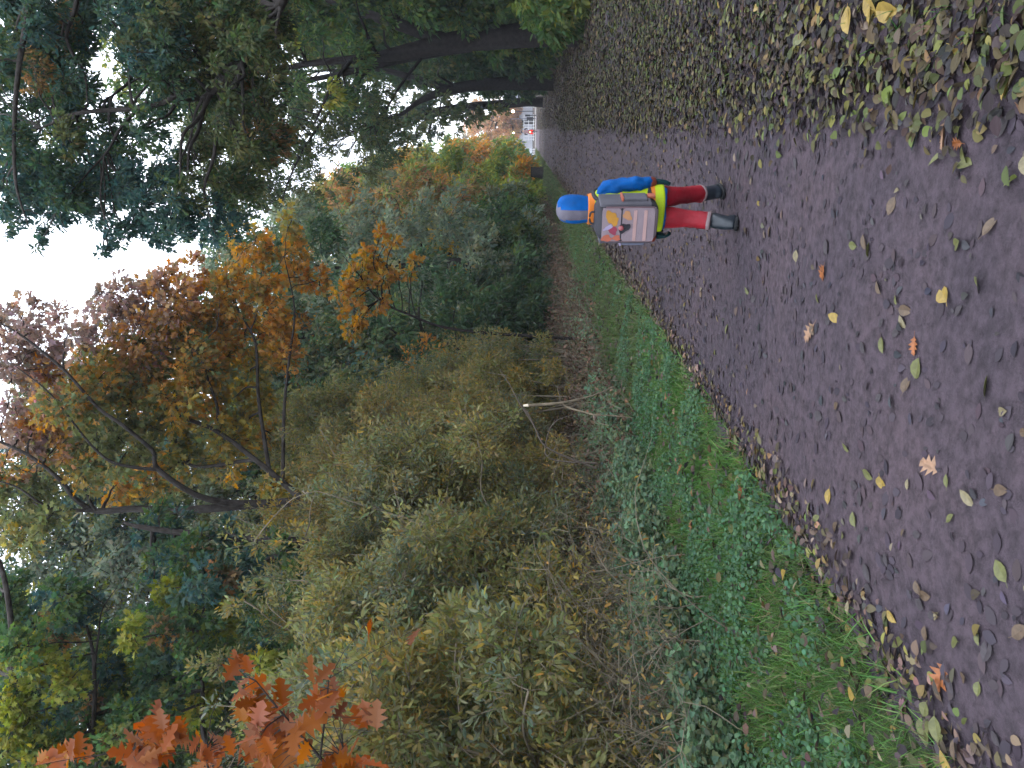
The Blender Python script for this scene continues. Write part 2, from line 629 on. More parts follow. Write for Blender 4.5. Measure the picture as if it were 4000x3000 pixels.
def auto_tree(kind, label, x, y, h, cr, cb, pal, leafsize=.14, nleaf=22000, nc=16, tr=.16, lean=(0, 0), group=None, pal2=None,
              tpl=DIA, per=24, droop=.25, bottom=.75, twig=.008, cat='tree', flat=1.0):
    """a tree with crown radius cr, crown from height cb to h"""
    z0 = float(hgt(x, y)) - .1
    b = np.array([x, y, z0])
    top = b + np.array([lean[0], lean[1], h * .93])
    k = 6
    t = np.linspace(0, 1, k)[:, None]
    pts = b * (1 - t) + top * t + np.concatenate([np.zeros((1, 3)), RNG.normal(0, .03 * h * .4, (k - 1, 3)) * [1, 1, .2]])
    rad = tr * (1.0 - .9 * t[:, 0]) * np.array([1.25] + [1] * (k - 1))
    cz = (cb + h) / 2
    cl = []
    ang0 = RNG.uniform(0, 6.28)
    for i in range(nc):
        f = (i + .5) / nc
        zz = cb + (h - cb) * (f * .92 + .04)
        g = (zz - cb) / (h - cb)
        prof = math.sin(math.pi * min(1, .18 + g * .82)) ** .7 if g > .3 else (bottom + (1 - bottom) * g / .3)
        a = ang0 + i * 2.4
        rr = cr * prof * RNG.uniform(.35, .78)
        ctr = b + np.array([lean[0] * zz / h + math.cos(a) * rr, lean[1] * zz / h + math.sin(a) * rr, zz])
        s = cr * RNG.uniform(.36, .55)
        pp = pal if (pal2 is None or RNG.random() > .35) else pal2
        cl.append((ctr, (s, s, s * .72 * flat), nleaf // nc, pp))
    return build_plant(kind, label, cat, b, [(pts, rad)], cl, leafsize, tpl, group=group, per=per, droop=droop, twig=twig)


def pc(px, py, rpx, depth, pal, tpl_area, lai=2.6, sq=.85, along=1.0):
    """clump whose middle stands at `depth` on the ray of a photo pixel; leaf count from leaf area"""
    c = np.array(P(px, py, depth))
    r = rpx / 3000.0 * depth
    n = int(max(40, lai * math.pi * r * r / tpl_area))
    return (c, (r, r * along, r * sq), n, pal)


# ---- the big oak on the left, limbs sweeping up towards the path
def oak_tree():
    D = 12.0
    b = G(2140, 2010)
    b = np.array(P(2135, 2000, D)); b[2] = hgt(b[0], b[1]) - .1
    p = lambda x, y, d=D: tuple(P(x, y, d))
    limbs = [
        ([b, p(1700, 1975), p(1300, 1955), p(1080, 1965), p(760, 1990), p(520, 1988), p(375, 1995), p(289, 1943, 11.8), p(235, 1875, 11.6),
          p(108, 1776, 11.4), p(-60, 1700, 11.2)], [.20, .17, .15, .13, .115, .10, .085, .07, .06, .045, .03]),
        ([p(375, 1995), p(226, 1988, 11.7), p(150, 1960, 11.4), p(60, 1900, 11.2), p(-80, 1860, 11.)], [.06, .045, .035, .025, .015]),
        ([p(1080, 1965), p(900, 1965, 11.8), p(760, 1930, 11.6), p(619, 1835, 11.4), p(601, 1771, 11.3), p(570, 1735, 11.2),
          p(470, 1654, 11.), p(380, 1590, 10.9), p(250, 1446, 10.8), p(90, 1315, 10.6), p(-40, 1240, 10.5)],
         [.12, .10, .085, .075, .06, .055, .05, .045, .04, .03, .015]),
        ([p(619, 1835, 11.4), p(520, 1825, 11.2), p(434, 1803, 11.1), p(375, 1758, 11.), p(316, 1690, 10.9), p(194, 1536, 10.8), p(60, 1430, 10.7)],
         [.055, .045, .04, .036, .03, .022, .012]),
        ([p(1180, 1950), p(1104, 1884, 12.3), p(995, 1794, 12.4), p(841, 1681, 12.5), p(678, 1617, 12.6), p(579, 1554, 12.7), p(470, 1440, 12.8),
          p(300, 1320, 12.9)], [.11, .095, .08, .065, .055, .045, .03, .012]),
        ([p(841, 1681, 12.5), p(850, 1600, 12.5), p(818, 1500, 12.4), p(764, 1369, 12.4), p(651, 1360, 12.4), p(560, 1290, 12.4)],
         [.05, .045, .04, .034, .025, .012]),
        ([p(764, 1369, 12.4), p(830, 1300, 12.4), p(848, 1274, 12.4), p(860, 1160, 12.4)], [.028, .022, .016, .01]),
        ([p(1050, 1830, 12.4), p(1010, 1560, 12.8), p(1000, 1356, 13.), p(960, 1260, 13.1), p(927, 1202, 13.2), p(900, 1080, 13.3)],
         [.07, .055, .045, .035, .028, .012]),
        ([p(995, 1794, 12.4), p(755, 1821, 12.7), p(690, 1730, 12.9), p(665, 1627, 13.), p(600, 1480, 13.2)], [.06, .05, .045, .035, .015]),
        ([p(1104, 1884, 12.3), p(1110, 1600, 12.6), p(1130, 1400, 12.8), p(1150, 1210, 13), p(1110, 1000, 13.1)], [.06, .05, .04, .03, .012]),
    ]
    OL = lift(C_TOL, 1.5)
    OR, YE = lift(blend(C_ORANGE, OL, .25), 1.2), lift(blend(C_YELLOW, OL, .35), 1.2)
    RU, PU = lift(blend(blend(C_RUST, C_ORANGE, .4), C_PURP, .35), 1.2), C_PURP
    T = [(900, 1130, 110, 13, OR), (820, 1180, 95, 12.8, OR), (1020, 1080, 95, 13.2, OR), (1130, 980, 85, 13.2, OR), (1140, 860, 55, 13.3, YE),
         (980, 960, 80, 13.2, OR), (1180, 1080, 70, 13, OR), (1240, 1095, 50, 13, OR), (1010, 1200, 110, 13, OR), (1060, 1300, 95, 12.9, OR),
         (960, 1330, 95, 12.8, blend(OR, YE, .5)), (860, 1330, 110, 12.6, OR), (1100, 1400, 75, 12.8, OR), (980, 1450, 85, 12.7, YE),
         (900, 1560, 80, 12.6, YE), (1030, 1560, 60, 12.6, YE),
         (700, 1180, 110, 12.6, RU), (620, 1130, 100, 12.6, RU), (760, 1080, 70, 12.8, RU), (560, 1200, 120, 12.5, PU), (470, 1160, 95, 12.5, PU),
         (430, 1250, 100, 12.4, PU), (650, 1280, 110, 12.4, blend(OR, OL, .4)), (760, 1270, 110, 12.5, blend(OR, OL, .3)), (540, 1330, 120, 12.3, RU),
         (400, 1370, 110, 12.0, blend(RU, OL, .5)), (320, 1330, 70, 11.5, PU), (640, 1420, 130, 12.2, blend(YE, OL, .5)), (760, 1430, 110, 12.3, blend(OR, OL, .4)),
         (850, 1450, 90, 12.4, YE), (500, 1470, 130, 11.8, blend(OR, OL, .5)), (370, 1500, 120, 11.2, blend(OR, OL, .6)),
         (90, 1230, 85, 10.6, PU), (30, 1300, 100, 10.6, PU), (160, 1330, 90, 10.7, PU), (250, 1220, 40, 10.8, PU), (270, 1300, 55, 10.8, PU), (80, 1400, 110, 10.7, PU),
         (180, 1450, 100, 10.8, RU), (40, 1530, 110, 10.7, PU), (280, 1580, 120, 10.9, blend(OL, OR, .4)), (150, 1620, 90, 10.9, RU),
         (400, 1640, 110, 11.2, OL), (540, 1600, 120, 11.6, blend(OL, YE, .4)), (680, 1560, 110, 12.2, blend(OR, YE, .5)), (780, 1560, 90, 12.4, OR),
         (640, 1720, 110, 11.9, blend(OL, YE, .5)), (780, 1690, 95, 12.5, blend(OL, YE, .4)), (500, 1760, 110, 11.4, OL), (380, 1730, 100, 11.2, OL),
         (230, 1730, 110, 11.2, RU), (100, 1700, 100, 11., PU), (330, 1850, 90, 11.6, blend(OL, OR, .4)), (460, 1890, 90, 11.8, blend(OR, OL, .3)),
         (600, 1890, 90, 12, blend(OR, OL, .4)), (720, 1830, 80, 12.2, blend(YE, OL, .4)), (880, 1720, 95, 12.6, YE), (960, 1660, 90, 12.6, YE),
         (900, 1830, 70, 12.4, blend(OR, YE, .4)), (1060, 1700, 55, 12.5, OR), (1050, 1900, 70, 12.2, YE), (1060, 1990, 60, 12.1, YE),
         (140, 1850, 100, 11.2, OL), (60, 1960, 110, 11.2, OL), (180, 2030, 80, 11.4, OL), (100, 2100, 80, 11.4, blend(YE, OL, .5)), (20, 1820, 90, 11.1, RU)]
    limbs = [(a, [k * .54 for k in b_]) for a, b_ in limbs]
    cl = [pc(x, y, r * 1.22, d + (.75 if i % 4 else .1), pal, .0060, 2.9) for i, (x, y, r, d, pal) in enumerate(T)]
    build_plant('oak_tree', 'large oak with dark bare limbs sweeping up through orange and yellow leaves on the left', 'tree', b, limbs, cl, .125, OAKS,
                per=16, droop=.2, up=.5, twig=.007, spread=1.1)


oak_tree()


# ---- a young oak, its gold crown hanging in front of the dark wall of trees
def young_oak():
    D = 15.0
    b = np.array(P(2125, 1330, D)); b[2] = hgt(b[0], b[1]) - .1
    p = lambda x, y, d=D: tuple(P(x, y, d))
    limbs = [([b, p(1800, 1290), p(1600, 1230), p(1480, 1170), p(1400, 1070), p(1340, 1000)], [.032, .027, .022, .018, .012, .007])]
    T = [(1370, 1150, 55, 15), (1400, 1080, 60, 15), (1460, 1000, 55, 15.1), (1500, 960, 35, 15.1), (1540, 950, 28, 15.), (1490, 910, 20, 15),
         (1410, 1230, 55, 14.9), (1375, 1280, 40, 14.9), (1330, 1140, 35, 15), (1330, 1215, 30, 15), (1450, 1120, 55, 15), (1500, 1090, 45, 14.9),
         (1560, 1070, 40, 14.9), (1590, 1070, 26, 14.9), (1620, 1020, 20, 15), (1480, 1180, 45, 14.9), (1380, 1300, 26, 14.9), (1420, 1010, 40, 15)]
    cl = [pc(x, y, r * 1.15, d, blend(C_ORANGE, C_YELLOW, .45 if i % 3 else .1), .0060, 2.2) for i, (x, y, r, d) in enumerate(T)]
    build_plant('young_oak', 'slender young oak with a small gold and orange crown before the dark green trees', 'tree', b, limbs, cl, .125, OAKS, bark=M_BARK_DARK,
                per=14, droop=.2, up=.5, twig=.006)


young_oak()


# ---- ivy clad tree in front of the oak's trunk and the dark trees of the upper left
def ivy_tree():
    D = 10.6
    b = np.array(P(2200, 2180, D)); b[2] = hgt(b[0], b[1]) - .1
    p = lambda x, y, d=D: tuple(P(x, y, d))
    limbs = [([b, p(1700, 2160), p(1200, 2120), p(800, 2090), p(560, 2060), p(480, 2040)], [.10, .085, .07, .055, .035, .015]),
             ([p(1200, 2120), p(980, 2220, 10.3), p(780, 2330, 10.1), p(640, 2420, 10)], [.05, .04, .026, .012])]
    T = [(620, 2010, 70), (560, 2080, 80), (700, 2070, 90), (680, 2160, 95), (800, 2120, 90), (780, 2220, 95), (900, 2150, 90), (900, 2060, 60),
         (620, 2180, 60), (720, 2300, 80), (860, 2300, 90), (1000, 2200, 80), (1080, 2120, 70), (660, 2380, 70), (800, 2400, 80), (600, 2270, 60),
         (960, 2350, 80), (1120, 2230, 70)]
    cl = [pc(x, y, r * 1.15, D + .3 * math.sin(i), blend(C_TEAL, C_GREEN, .25 if i % 4 else .6), .0038, 2.8) for i, (x, y, r) in enumerate(T)]
    build_plant('ivy_clad_tree', 'trunk smothered in dark blue-green ivy standing before the big oak', 'tree', b, limbs, cl, .09, OVAL, per=24, droop=.5, up=.3)


ivy_tree()


def upper_left_trees():
    # a dark tree whose trunk stands outside the picture, level limbs reaching in
    D = 9.0
    b = np.array(P(2300, 3250, 10.0)); b[2] = hgt(b[0], b[1]) - .1
    p = lambda x, y, d=D: tuple(P(x, y, d))
    limbs = [([b, p(1500, 3210, 9.8), p(900, 3160, 9.5), p(500, 3130, 9.3), p(100, 3100, 9.2), p(-250, 3080, 9.1)], [.2, .17, .15, .13, .1, .05]),
             ([p(520, 3130, 9.3), p(380, 2950, 9.2), p(370, 2700, 9.2), p(365, 2560, 9.3), p(335, 2420, 9.4), p(320, 2260, 9.6)], [.07, .055, .045, .04, .028, .012]),
             ([p(370, 2600, 9.2), p(385, 2480, 9.3), p(400, 2380, 9.4), p(460, 2290, 9.5)], [.03, .022, .016, .008]),
             ([p(900, 3160, 9.5), p(800, 2900, 9.4), p(790, 2650, 9.4), p(770, 2450, 9.6), p(765, 2330, 9.7)], [.08, .06, .045, .03, .012]),
             ([p(100, 3100, 9.2), p(60, 2700, 9.), p(40, 2400, 9.), p(0, 2200, 9.1), p(-60, 2120, 9.1)], [.08, .07, .06, .05, .03])]
    T = []
    for i in range(84):
        px = RNG.uniform(-80, 1180)
        py = RNG.uniform(2180, 3060)
        # thin places where the sky sparkles through
        if (abs(px - 420) < 90 and py < 2420) or (abs(px - 60) < 60 and py < 2330):
            continue
        pal = blend(C_DKGREEN, C_GREEN, RNG.uniform(0, .8))
        if RNG.random() < .16: pal = C_TEAL
        if RNG.random() < .13: pal = blend(C_RUST, C_DKGREEN, .6)
        if RNG.random() < .14: pal = C_LIME
        T.append((px, py, RNG.uniform(75, 120), RNG.uniform(8.3, 10.5), pal))
    for x, y in ((60, 2720), (40, 2850), (110, 2780), (30, 2960), (150, 2930), (270, 2680), (160, 2600)):
        T.append((x, y, 85, 8.6, C_LIME))
    limbs = [limbs[0]] + [(a, [k * .55 for k in b_]) for a, b_ in limbs[1:]]
    cl = [pc(x, y, r * 1.1, d, pal, .0030, 2.9) for x, y, r, d, pal in T]
    build_plant('maple_tree', 'dark green maple with level limbs reaching in at the upper left', 'tree', b, limbs, cl, .094, OAKS, per=20, droop=.35, up=.5)


upper_left_trees()


# ---- red oak sapling close to the camera: big orange leaves
def red_oak():
    D = 3.9
    b = np.array(P(3000, 3330, 4.4)); b[2] = hgt(b[0], b[1]) - .05
    p = lambda x, y, d=D: tuple(P(x, y, d))
    limbs = [([b, p(1900, 3320, 4.3), p(1200, 3230, 4.1), p(700, 3160, 4.0), p(250, 3090, 4.)], [.03, .026, .02, .014, .006]),
             ([p(1500, 3270, 4.2), p(1350, 3080, 3.9), p(1200, 2900, 3.8), p(1080, 2760, 3.8), p(1000, 2660, 3.8)], [.012, .009, .007, .005, .003]),
             ([p(1250, 2960, 3.8), p(1270, 2800, 3.85), p(1285, 2650, 3.9)], [.006, .005, .003]),
             ([p(900, 3190, 4.05), p(820, 3020, 3.9), p(800, 2930, 3.9)], [.008, .006, .003]),
             ([p(500, 3130, 4.), p(520, 2960, 3.9), p(540, 2850, 3.9)], [.008, .006, .003]),
             ([p(1600, 3290, 4.2), p(1480, 3100, 4.0), p(1330, 2960, 4.0), p(1340, 2920, 4.)], [.008, .006, .004, .003])]
    root = empty('red_oak_sapling', b, 0, 'red oak sapling with big lobed orange leaves close by at the left edge', 'sapling')
    wd, lv = Wood(), Leaves()
    for q, r in limbs:
        wd.one(q, r, 6, 4)
    spots = [(1010, 2680), (960, 2740), (1000, 2760), (1050, 2800), (1010, 2830), (1080, 2850), (1030, 2880), (1110, 2880), (1060, 2920), (1140, 2930),
             (1010, 2930), (1090, 2960), (1150, 2980), (1040, 2980), (940, 2790), (1120, 2800), (980, 2590),
             (1230, 2620), (1270, 2640), (1260, 2690), (1290, 2680), (1210, 2740), (1220, 2790), (1265, 2770), (1290, 2740), (920, 2570), (900, 2600),
             (570, 2860), (530, 2870), (510, 2910), (560, 2920), (600, 2950), (520, 2960), (650, 2880), (690, 2860), (660, 2900), (640, 2810), (560, 2980), (600, 2850),
             (800, 2960), (840, 2970), (860, 2930), (780, 2890), (820, 2995), (870, 2890), (250, 2930), (300, 2950), (210, 2960), (270, 2985), (180, 2980), (320, 2920),
             (1340, 2960), (1370, 2940), (1300, 2960), (1350, 2990), (1400, 2980), (1270, 2980), (1460, 2985), (1440, 2460), (1630, 2490), (1430, 2790), (1360, 2820),
             (1470, 2800), (1100, 2700), (1160, 2860), (1200, 2920), (960, 2890), (940, 2960)]
    spots += [(x + RNG.uniform(-45, 45), y + RNG.uniform(-45, 60)) for x, y in spots[:44] if y > 2640]
    spots += [(x + RNG.uniform(-35, 35), y + RNG.uniform(-30, 60)) for x, y in spots[:75] if y > 2640]
    n = len(spots)
    pos = np.array([P(x + RNG.uniform(-14, 14), y + RNG.uniform(-14, 14), D + RNG.uniform(-.25, .35)) for x, y in spots])
    L = nrm(RNG.normal(0, .6, (n, 3)) + np.array([.5, .1, -.15]))
    toward = nrm(np.array(CAM) - pos)
    Nn = nrm(toward * .75 + RNG.normal(0, .45, (n, 3)) + np.array([0, 0, .35]))
    sz = RNG.uniform(.105, .185, n)
    lv.add(OAK, pos - L * sz[:, None] * .5, sz, L, Nn, pick(C_OAKNEAR, n, .16), fold=1.2)
    # leaf stalks to the nearest limb
    allp = np.concatenate(wd.V)
    tw = []
    for i in range(n):
        a = pos[i] - L[i] * sz[i] * .5
        j = int(np.argmin(np.linalg.norm(allp - a, axis=1)))
        m_ = (a + allp[j]) / 2 + np.array([0, 0, .02])
        tw.append(np.array([allp[j], m_, a]))
    tw = np.array(tw)
    wd.add(tw, np.tile(np.array([[.0028, .002, .0012]]), (n, 1)), 4)
    wd.build('stem', M_BARK, root, b)
    lv.build('leaves', M_LEAF, root, b)


red_oak()


# ---- right hand side: tree overhanging the path, trunk outside the picture
def overhanging_tree():
    b = np.array((4.4, 10.5, 0.0)); b[2] = hgt(b[0], b[1]) - .1
    p = lambda x, y, d: tuple(P(x, y, d))
    top = np.array(b) + np.array((-.6, -.3, 7))
    limbs = [([b, b + [-.1, 0, 2.5], b + [-.3, -.1, 4.6], p(600, -700, 9.2), p(200, -500, 9.3), p(-300, -300, 9.4)], [.26, .22, .2, .17, .14, .08]),
             ([b + [-.25, -.1, 4.2], p(1150, -200, 9.), p(1040, 120, 9), p(967, 221, 9.), p(880, 310, 9), p(790, 385, 9), p(720, 353, 9), p(650, 395, 9), p(542, 425, 9.1),
               p(430, 430, 9.2), p(294, 445, 9.3), p(160, 500, 9.4)],
              [.15, .12, .095, .085, .075, .068, .06, .058, .055, .05, .045, .02]),
             ([p(542, 425, 9.1), p(470, 500, 8.8), p(420, 590, 8.6), p(330, 690, 8.5), p(240, 800, 8.4)], [.04, .034, .026, .018, .008]),
             ([p(790, 385, 9.), p(760, 450, 9.2), p(742, 545, 9.4), p(690, 640, 9.5), p(600, 720, 9.5), p(520, 820, 9.4)], [.035, .03, .028, .02, .014, .007]),
             ([p(742, 545, 9.4), p(770, 620, 9.5), p(845, 750, 9.6)], [.018, .013, .006]),
             ([p(742, 545, 9.4), p(760, 650, 9.7), p(790, 700, 9.8)], [.014, .010, .005]),
             ([p(350, -400, 9.3), p(300, 0, 9.), p(260, 150, 8.8), p(330, 290, 8.8), p(340, 400, 8.8)], [.1, .05, .035, .03, .012]),
             ([p(200, -400, 9.3), p(100, 100, 8.6), p(60, 400, 8.3), p(60, 700, 8.1), p(110, 880, 8.)], [.1, .06, .045, .03, .01])]
    T = []
    TE, DK, OL = C_TEAL, C_DKGREEN, C_TOL
    # lower leaf edge against the open sky
    for x, y, r in ((470, 700, 90), (560, 690, 90), (640, 720, 80), (620, 800, 70), (700, 850, 60), (800, 880, 50), (560, 860, 60), (640, 880, 60), (700, 900, 55), (760, 930, 50), (840, 910, 55), (900, 930, 45), (480, 890, 50), (340, 640, 90), (230, 660, 90), (120, 680, 90), (30, 740, 90), (60, 830, 70), (20, 900, 55), (110, 770, 90), (140, 900, 42), (150, 960, 30), (200, 830, 70), (180, 740, 90), (280, 800, 80), (250, 880, 40), (350, 740, 90),
                    (360, 840, 60), (420, 800, 70), (430, 900, 40), (480, 940, 42), (420, 960, 35), (400, 990, 22), (520, 860, 70), (500, 740, 90), (580, 800, 80), (600, 900, 60), (660, 860, 70),
                    (700, 780, 70), (560, 940, 40), (640, 940, 50), (760, 850, 60), (820, 800, 60), (880, 830, 50), (930, 870, 50)):
        T.append((x, y, r, RNG.uniform(8.2, 9.4), TE))
    for i in range(165):
        x = RNG.uniform(-80, 1050)
        y = RNG.uniform(-80, 760)
        # light lace in the middle of the crown
        lace = (300 < x < 760 and 240 < y < 430) or (650 < x < 1000 and 430 < y < 740) or (250 < x < 650 and 560 < y < 700)
        if lace and RNG.random() < .72:
            continue
        pal = blend(TE, DK, RNG.random())
        if x > 700: pal = blend(DK, OL, RNG.uniform(.2, .6))
        if RNG.random() < .07: pal = blend(C_RUST, DK, .5)
        if RNG.random() < .10: pal = blend(OL, DK, .3)
        T.append((x, y, RNG.uniform(70, 120), RNG.uniform(8.0, 11.5), pal))
    for x, y in ((830, 60), (880, 120), (900, 200), (950, 170), (1000, 140), (860, 270), (900, 400), (870, 480), (930, 560), (1020, 220), (1090, 190), (1060, 290)):
        T.append((x, y, 62, 8.2, blend(OL, DK, .35)))
    cl = [pc(x, y, r * 1.12, d, pal, .0015, 2.5) for x, y, r, d, pal in T]
    limbs = [limbs[0]] + [(a, [k * .55 for k in b_]) for a, b_ in limbs[1:]]
    build_plant('beech_tree', 'dark leafy tree overhanging the path from the right, high overhead', 'tree', b, limbs, cl, .067, OVAL, per=24, link_r=.012, droop=.45, up=.6,
                twig=.005, spread=1.1)


overhanging_tree()


# ---- the row of trunks along the right edge of the path
def avenue_tree(label, pts, rads, clumps, depth, leaf=.12, pal=None):
    b = np.array(pts[0])
    build_plant('avenue_tree', label, 'tree', b, [(pts, rads)] + clumps[0], clumps[1], leaf, OVAL, bark=M_BARK_DARK, group='tall trees along the right edge of the path',
                per=24, droop=.7, up=.4, twig=.008, link_r=.02)


def avenue():
    p = lambda x, y, d: np.array(P(x, y, d))
    # nearest: thick dark trunk leaning towards the path
    D = 21.0
    b = p(2260, 118, D); b[2] = hgt(b[0], b[1]) - .1
    pts = [b, p(2120, 132, D), p(1900, 150, D), p(1750, 168, D), p(1600, 200, D), p(1480, 222, D), p(1370, 233, D), p(1200, 250, D), p(950, 300, D), p(700, 340, D)]
    rad = [.45, .34, .31, .27, .21, .15, .11, .08, .05, .03]
    fork = [([p(1750, 165, D), p(1600, 110, D), p(1450, 60, D + .5), p(1200, -30, D + 1)], [.22, .17, .13, .06]),
            ([p(1370, 235, D), p(1300, 330, D - 1), p(1230, 480, D - 1.5)], [.07, .05, .02])]
    cl = []
    for i in range(70):
        x, y = RNG.uniform(300, 1650), RNG.uniform(-60, 420)
        if x > 1450 and 130 < y: continue
        cl.append(pc(x, y, RNG.uniform(60, 95), RNG.uniform(18, 23), blend(C_DKGREEN, C_GREEN, RNG.random()) if RNG.random() > .2 else C_LIME, .0072, 1.7))
    avenue_tree('nearest avenue tree, thick black trunk leaning over the path edge', pts, rad, (fork, cl), D, .14)
    # second
    D = 36.0
    b = p(2185, 322, D); b[2] = hgt(b[0], b[1]) - .1
    pts = [b, p(2080, 325, D), p(1900, 330, D), p(1750, 352, D), p(1640, 395, D), p(1560, 450, D), p(1450, 480, D)]
    rad = [.40, .32, .28, .24, .13, .08, .03]
    fork = [([p(1750, 350, D), p(1600, 300, D), p(1450, 270, D), p(1200, 280, D)], [.2, .15, .1, .04])]
    cl = []
    for i in range(96):
        x, y = RNG.uniform(600, 1780), RNG.uniform(180, 800)
        if x > 1450 and y > 470: continue
        if ((x - 1320) / 110) ** 2 + ((y - 640) / 70) ** 2 < 1: continue
        thin = y > 470
        cl.append(pc(x, y, RNG.uniform(45, 80), RNG.uniform(31, 39), blend(C_DKGREEN, C_TOL, RNG.uniform(0, .6)), .015, 1.1 if thin else 1.8))
    avenue_tree('second avenue tree from the front, dark forked trunk with drooping twigs', pts, rad, (fork, cl), D, .2)
    # third
    D = 58.0
    b = p(2125, 398, D); b[2] = hgt(b[0], b[1]) - .1
    pts = [b, p(2060, 398, D), p(1950, 408, D), p(1850, 415, D), p(1750, 425, D), p(1650, 440, D), p(1500, 470, D)]
    rad = [.42, .36, .34, .32, .26, .2, .06]
    cl = []
    for i in range(80):
        x, y = RNG.uniform(1050, 1850), RNG.uniform(330, 640)
        if ((x - 1320) / 110) ** 2 + ((y - 640) / 70) ** 2 < 1: continue
        if y > 460 and x > 1680: continue
        cl.append(pc(x, y, RNG.uniform(26, 46), RNG.uniform(50, 63), blend(C_DKGREEN, C_TOL, RNG.uniform(0, .7)), .030, 1.3))
    for i in range(70):
        x, y = RNG.uniform(1400, 1780), RNG.uniform(360, 620)
        if y > 640 - (x - 1400) * .48: continue
        cl.append(pc(x, y, RNG.uniform(26, 46), RNG.uniform(46, 62), blend(C_DKGREEN, C_TOL, RNG.uniform(.1, .8)), .030, 1.4))
    for i in range(8):
        x, y = RNG.uniform(1720, 1880), RNG.uniform(400, 520)
        cl.append(pc(x, y, RNG.uniform(16, 26), RNG.uniform(50, 62), blend(C_DKGREEN, C_TOL, .5), .030, .8))
    for x, y in ((1850, 450), (1900, 440), (1960, 430), (1830, 480), (1780, 500), (1990, 405), (1720, 520), (1880, 470), (1930, 425)):
        cl.append(pc(x, y, 26, 55, blend(C_GREEN, C_TOL, .4), .030, 1.2))
    avenue_tree('farthest avenue tree, straight dark trunk beside the opening', pts, rad, ([], cl), D, .28)


avenue()


def lace_tree():
    # thin twiggy crown that reaches over the path and lets the sky through
    D = 27.0
    p = lambda x, y, d=D: np.array(P(x, y, d))
    b = p(2230, 178, D); b[2] = hgt(b[0], b[1]) - .1
    limbs = [([b, p(1900, 182), p(1600, 228), p(1350, 285), p(1100, 330), p(850, 360), p(600, 400)], [.16, .14, .12, .10, .08, .05, .02]),
             ([p(1450, 262), p(1300, 420, 26), p(1200, 560, 25), p(1130, 700, 24.5), p(1090, 830, 24)], [.07, .055, .04, .025, .008]),
             ([p(1200, 320), p(1080, 450, 26), p(1000, 600, 25.5), p(940, 760, 25)], [.06, .045, .03, .01]),
             ([p(1000, 340), p(900, 480, 26), p(830, 620, 25.5), p(780, 760, 25)], [.05, .04, .025, .01]),
             ([p(1650, 222), p(1560, 340, 26.5), p(1480, 470, 26), p(1400, 520, 25.5)], [.06, .045, .03, .01])]
    cl = []
    for i in range(210):
        x, y = RNG.uniform(700, 1560), RNG.uniform(330, 930)
        if ((x - 1320) / 110) ** 2 + ((y - 640) / 70) ** 2 < 1: continue
        if y > 960 - (x - 700) * .40: continue
        cl.append(pc(x, y, RNG.uniform(40, 75), RNG.uniform(23, 28), blend(C_DKGREEN, C_TOL, RNG.uniform(.1, .8)), .0040, RNG.uniform(.7, 1.5)))
    build_plant('twiggy_tree', 'thin twiggy tree reaching over the path, sky showing through its sparse leaves', 'tree', b, limbs, cl, .115, OVAL, bark=M_BARK_DARK,
                per=12, droop=.5, up=.4, twig=.007, link_r=.012)


lace_tree()


def right_wood():
    """bushes and trees behind the right hand trunks"""
    G2 = blend(C_DKGREEN, C_GREEN, .5)
    spots = [(2.75, 20.3, 1.5, .75, 'low bright green bush at the foot of the thick trunk', C_GREEN),
             (3.1, 18.4, 1.7, .8, 'leafy green bush with yellow leaves at the right edge', blend(C_GREEN, C_LIME, .25)),
             (3.4, 22.5, 4.6, 1.0, 'tall dark shrub right of the thick avenue trunk', G2),
             (3.0, 26.0, 3.8, 1.0, 'dark green bush between the two nearer avenue trunks', G2),
             (3.0, 30.0, 4.4, 1.2, 'blue-green bush just before the forked avenue trunk', C_DKGREEN),
             (3.4, 38.5, 6.0, 1.5, 'dim green bush behind the forked avenue trunk', C_DKGREEN),
             (3.2, 46.0, 5.5, 1.5, 'dusky bush between the second and third avenue trunks', C_DKGREEN),
             (3.5, 54.0, 6.0, 1.6, 'dark bush before the farthest avenue trunk', C_DKGREEN),
             (4.8, 27.0, 12.0, 2.4, 'broad dark tree filling the far right edge', G2),
             (4.2, 21.5, 9.0, 1.9, 'slim green tree at the very right edge', blend(C_GREEN, C_DKGREEN, .5)),
             (5.6, 36.0, 14.0, 2.9, 'tall dark tree deep in the wood on the right', C_DKGREEN),
             (5.2, 46.0, 15.0, 3.0, 'dusky tall tree behind the second avenue trunk', C_DKGREEN),
             (6.0, 58.0, 16.0, 3.6, 'farthest tall tree of the wood on the right', C_DKGREEN)]
    for x, y, h, cr, label, pal in spots:
        auto_tree('woodland_tree' if h > 6.5 else 'woodland_shrub', label, x, y, h, cr, .1 if h < 7 else .6, pal, leafsize=.13 + .0028 * y,
                  nleaf=int(6800 * cr * max(1, h / 6)), nc=int(20 * max(1, h / 8)), tr=.05 + .010 * h, tpl=OVAL, droop=.5, cat='tree' if h > 6.5 else 'shrub')
    # overhead crown that closes the corridor
    for x, y, h, cr, cb, label in ((6.3, 17.0, 15, 4.6, 4.5, 'high crowned tree closing the sky at the upper right'),
                                   (6.2, 29.0, 17, 4.6, 4.5, 'tall tree with thin twiggy crown over the forked trunk')):
        auto_tree('woodland_tree', label, x, y, h, cr, cb, blend(C_DKGREEN, C_TOL, .3), leafsize=.15, nleaf=26000, nc=26, tr=.22, tpl=OVAL, droop=.5)


right_wood()


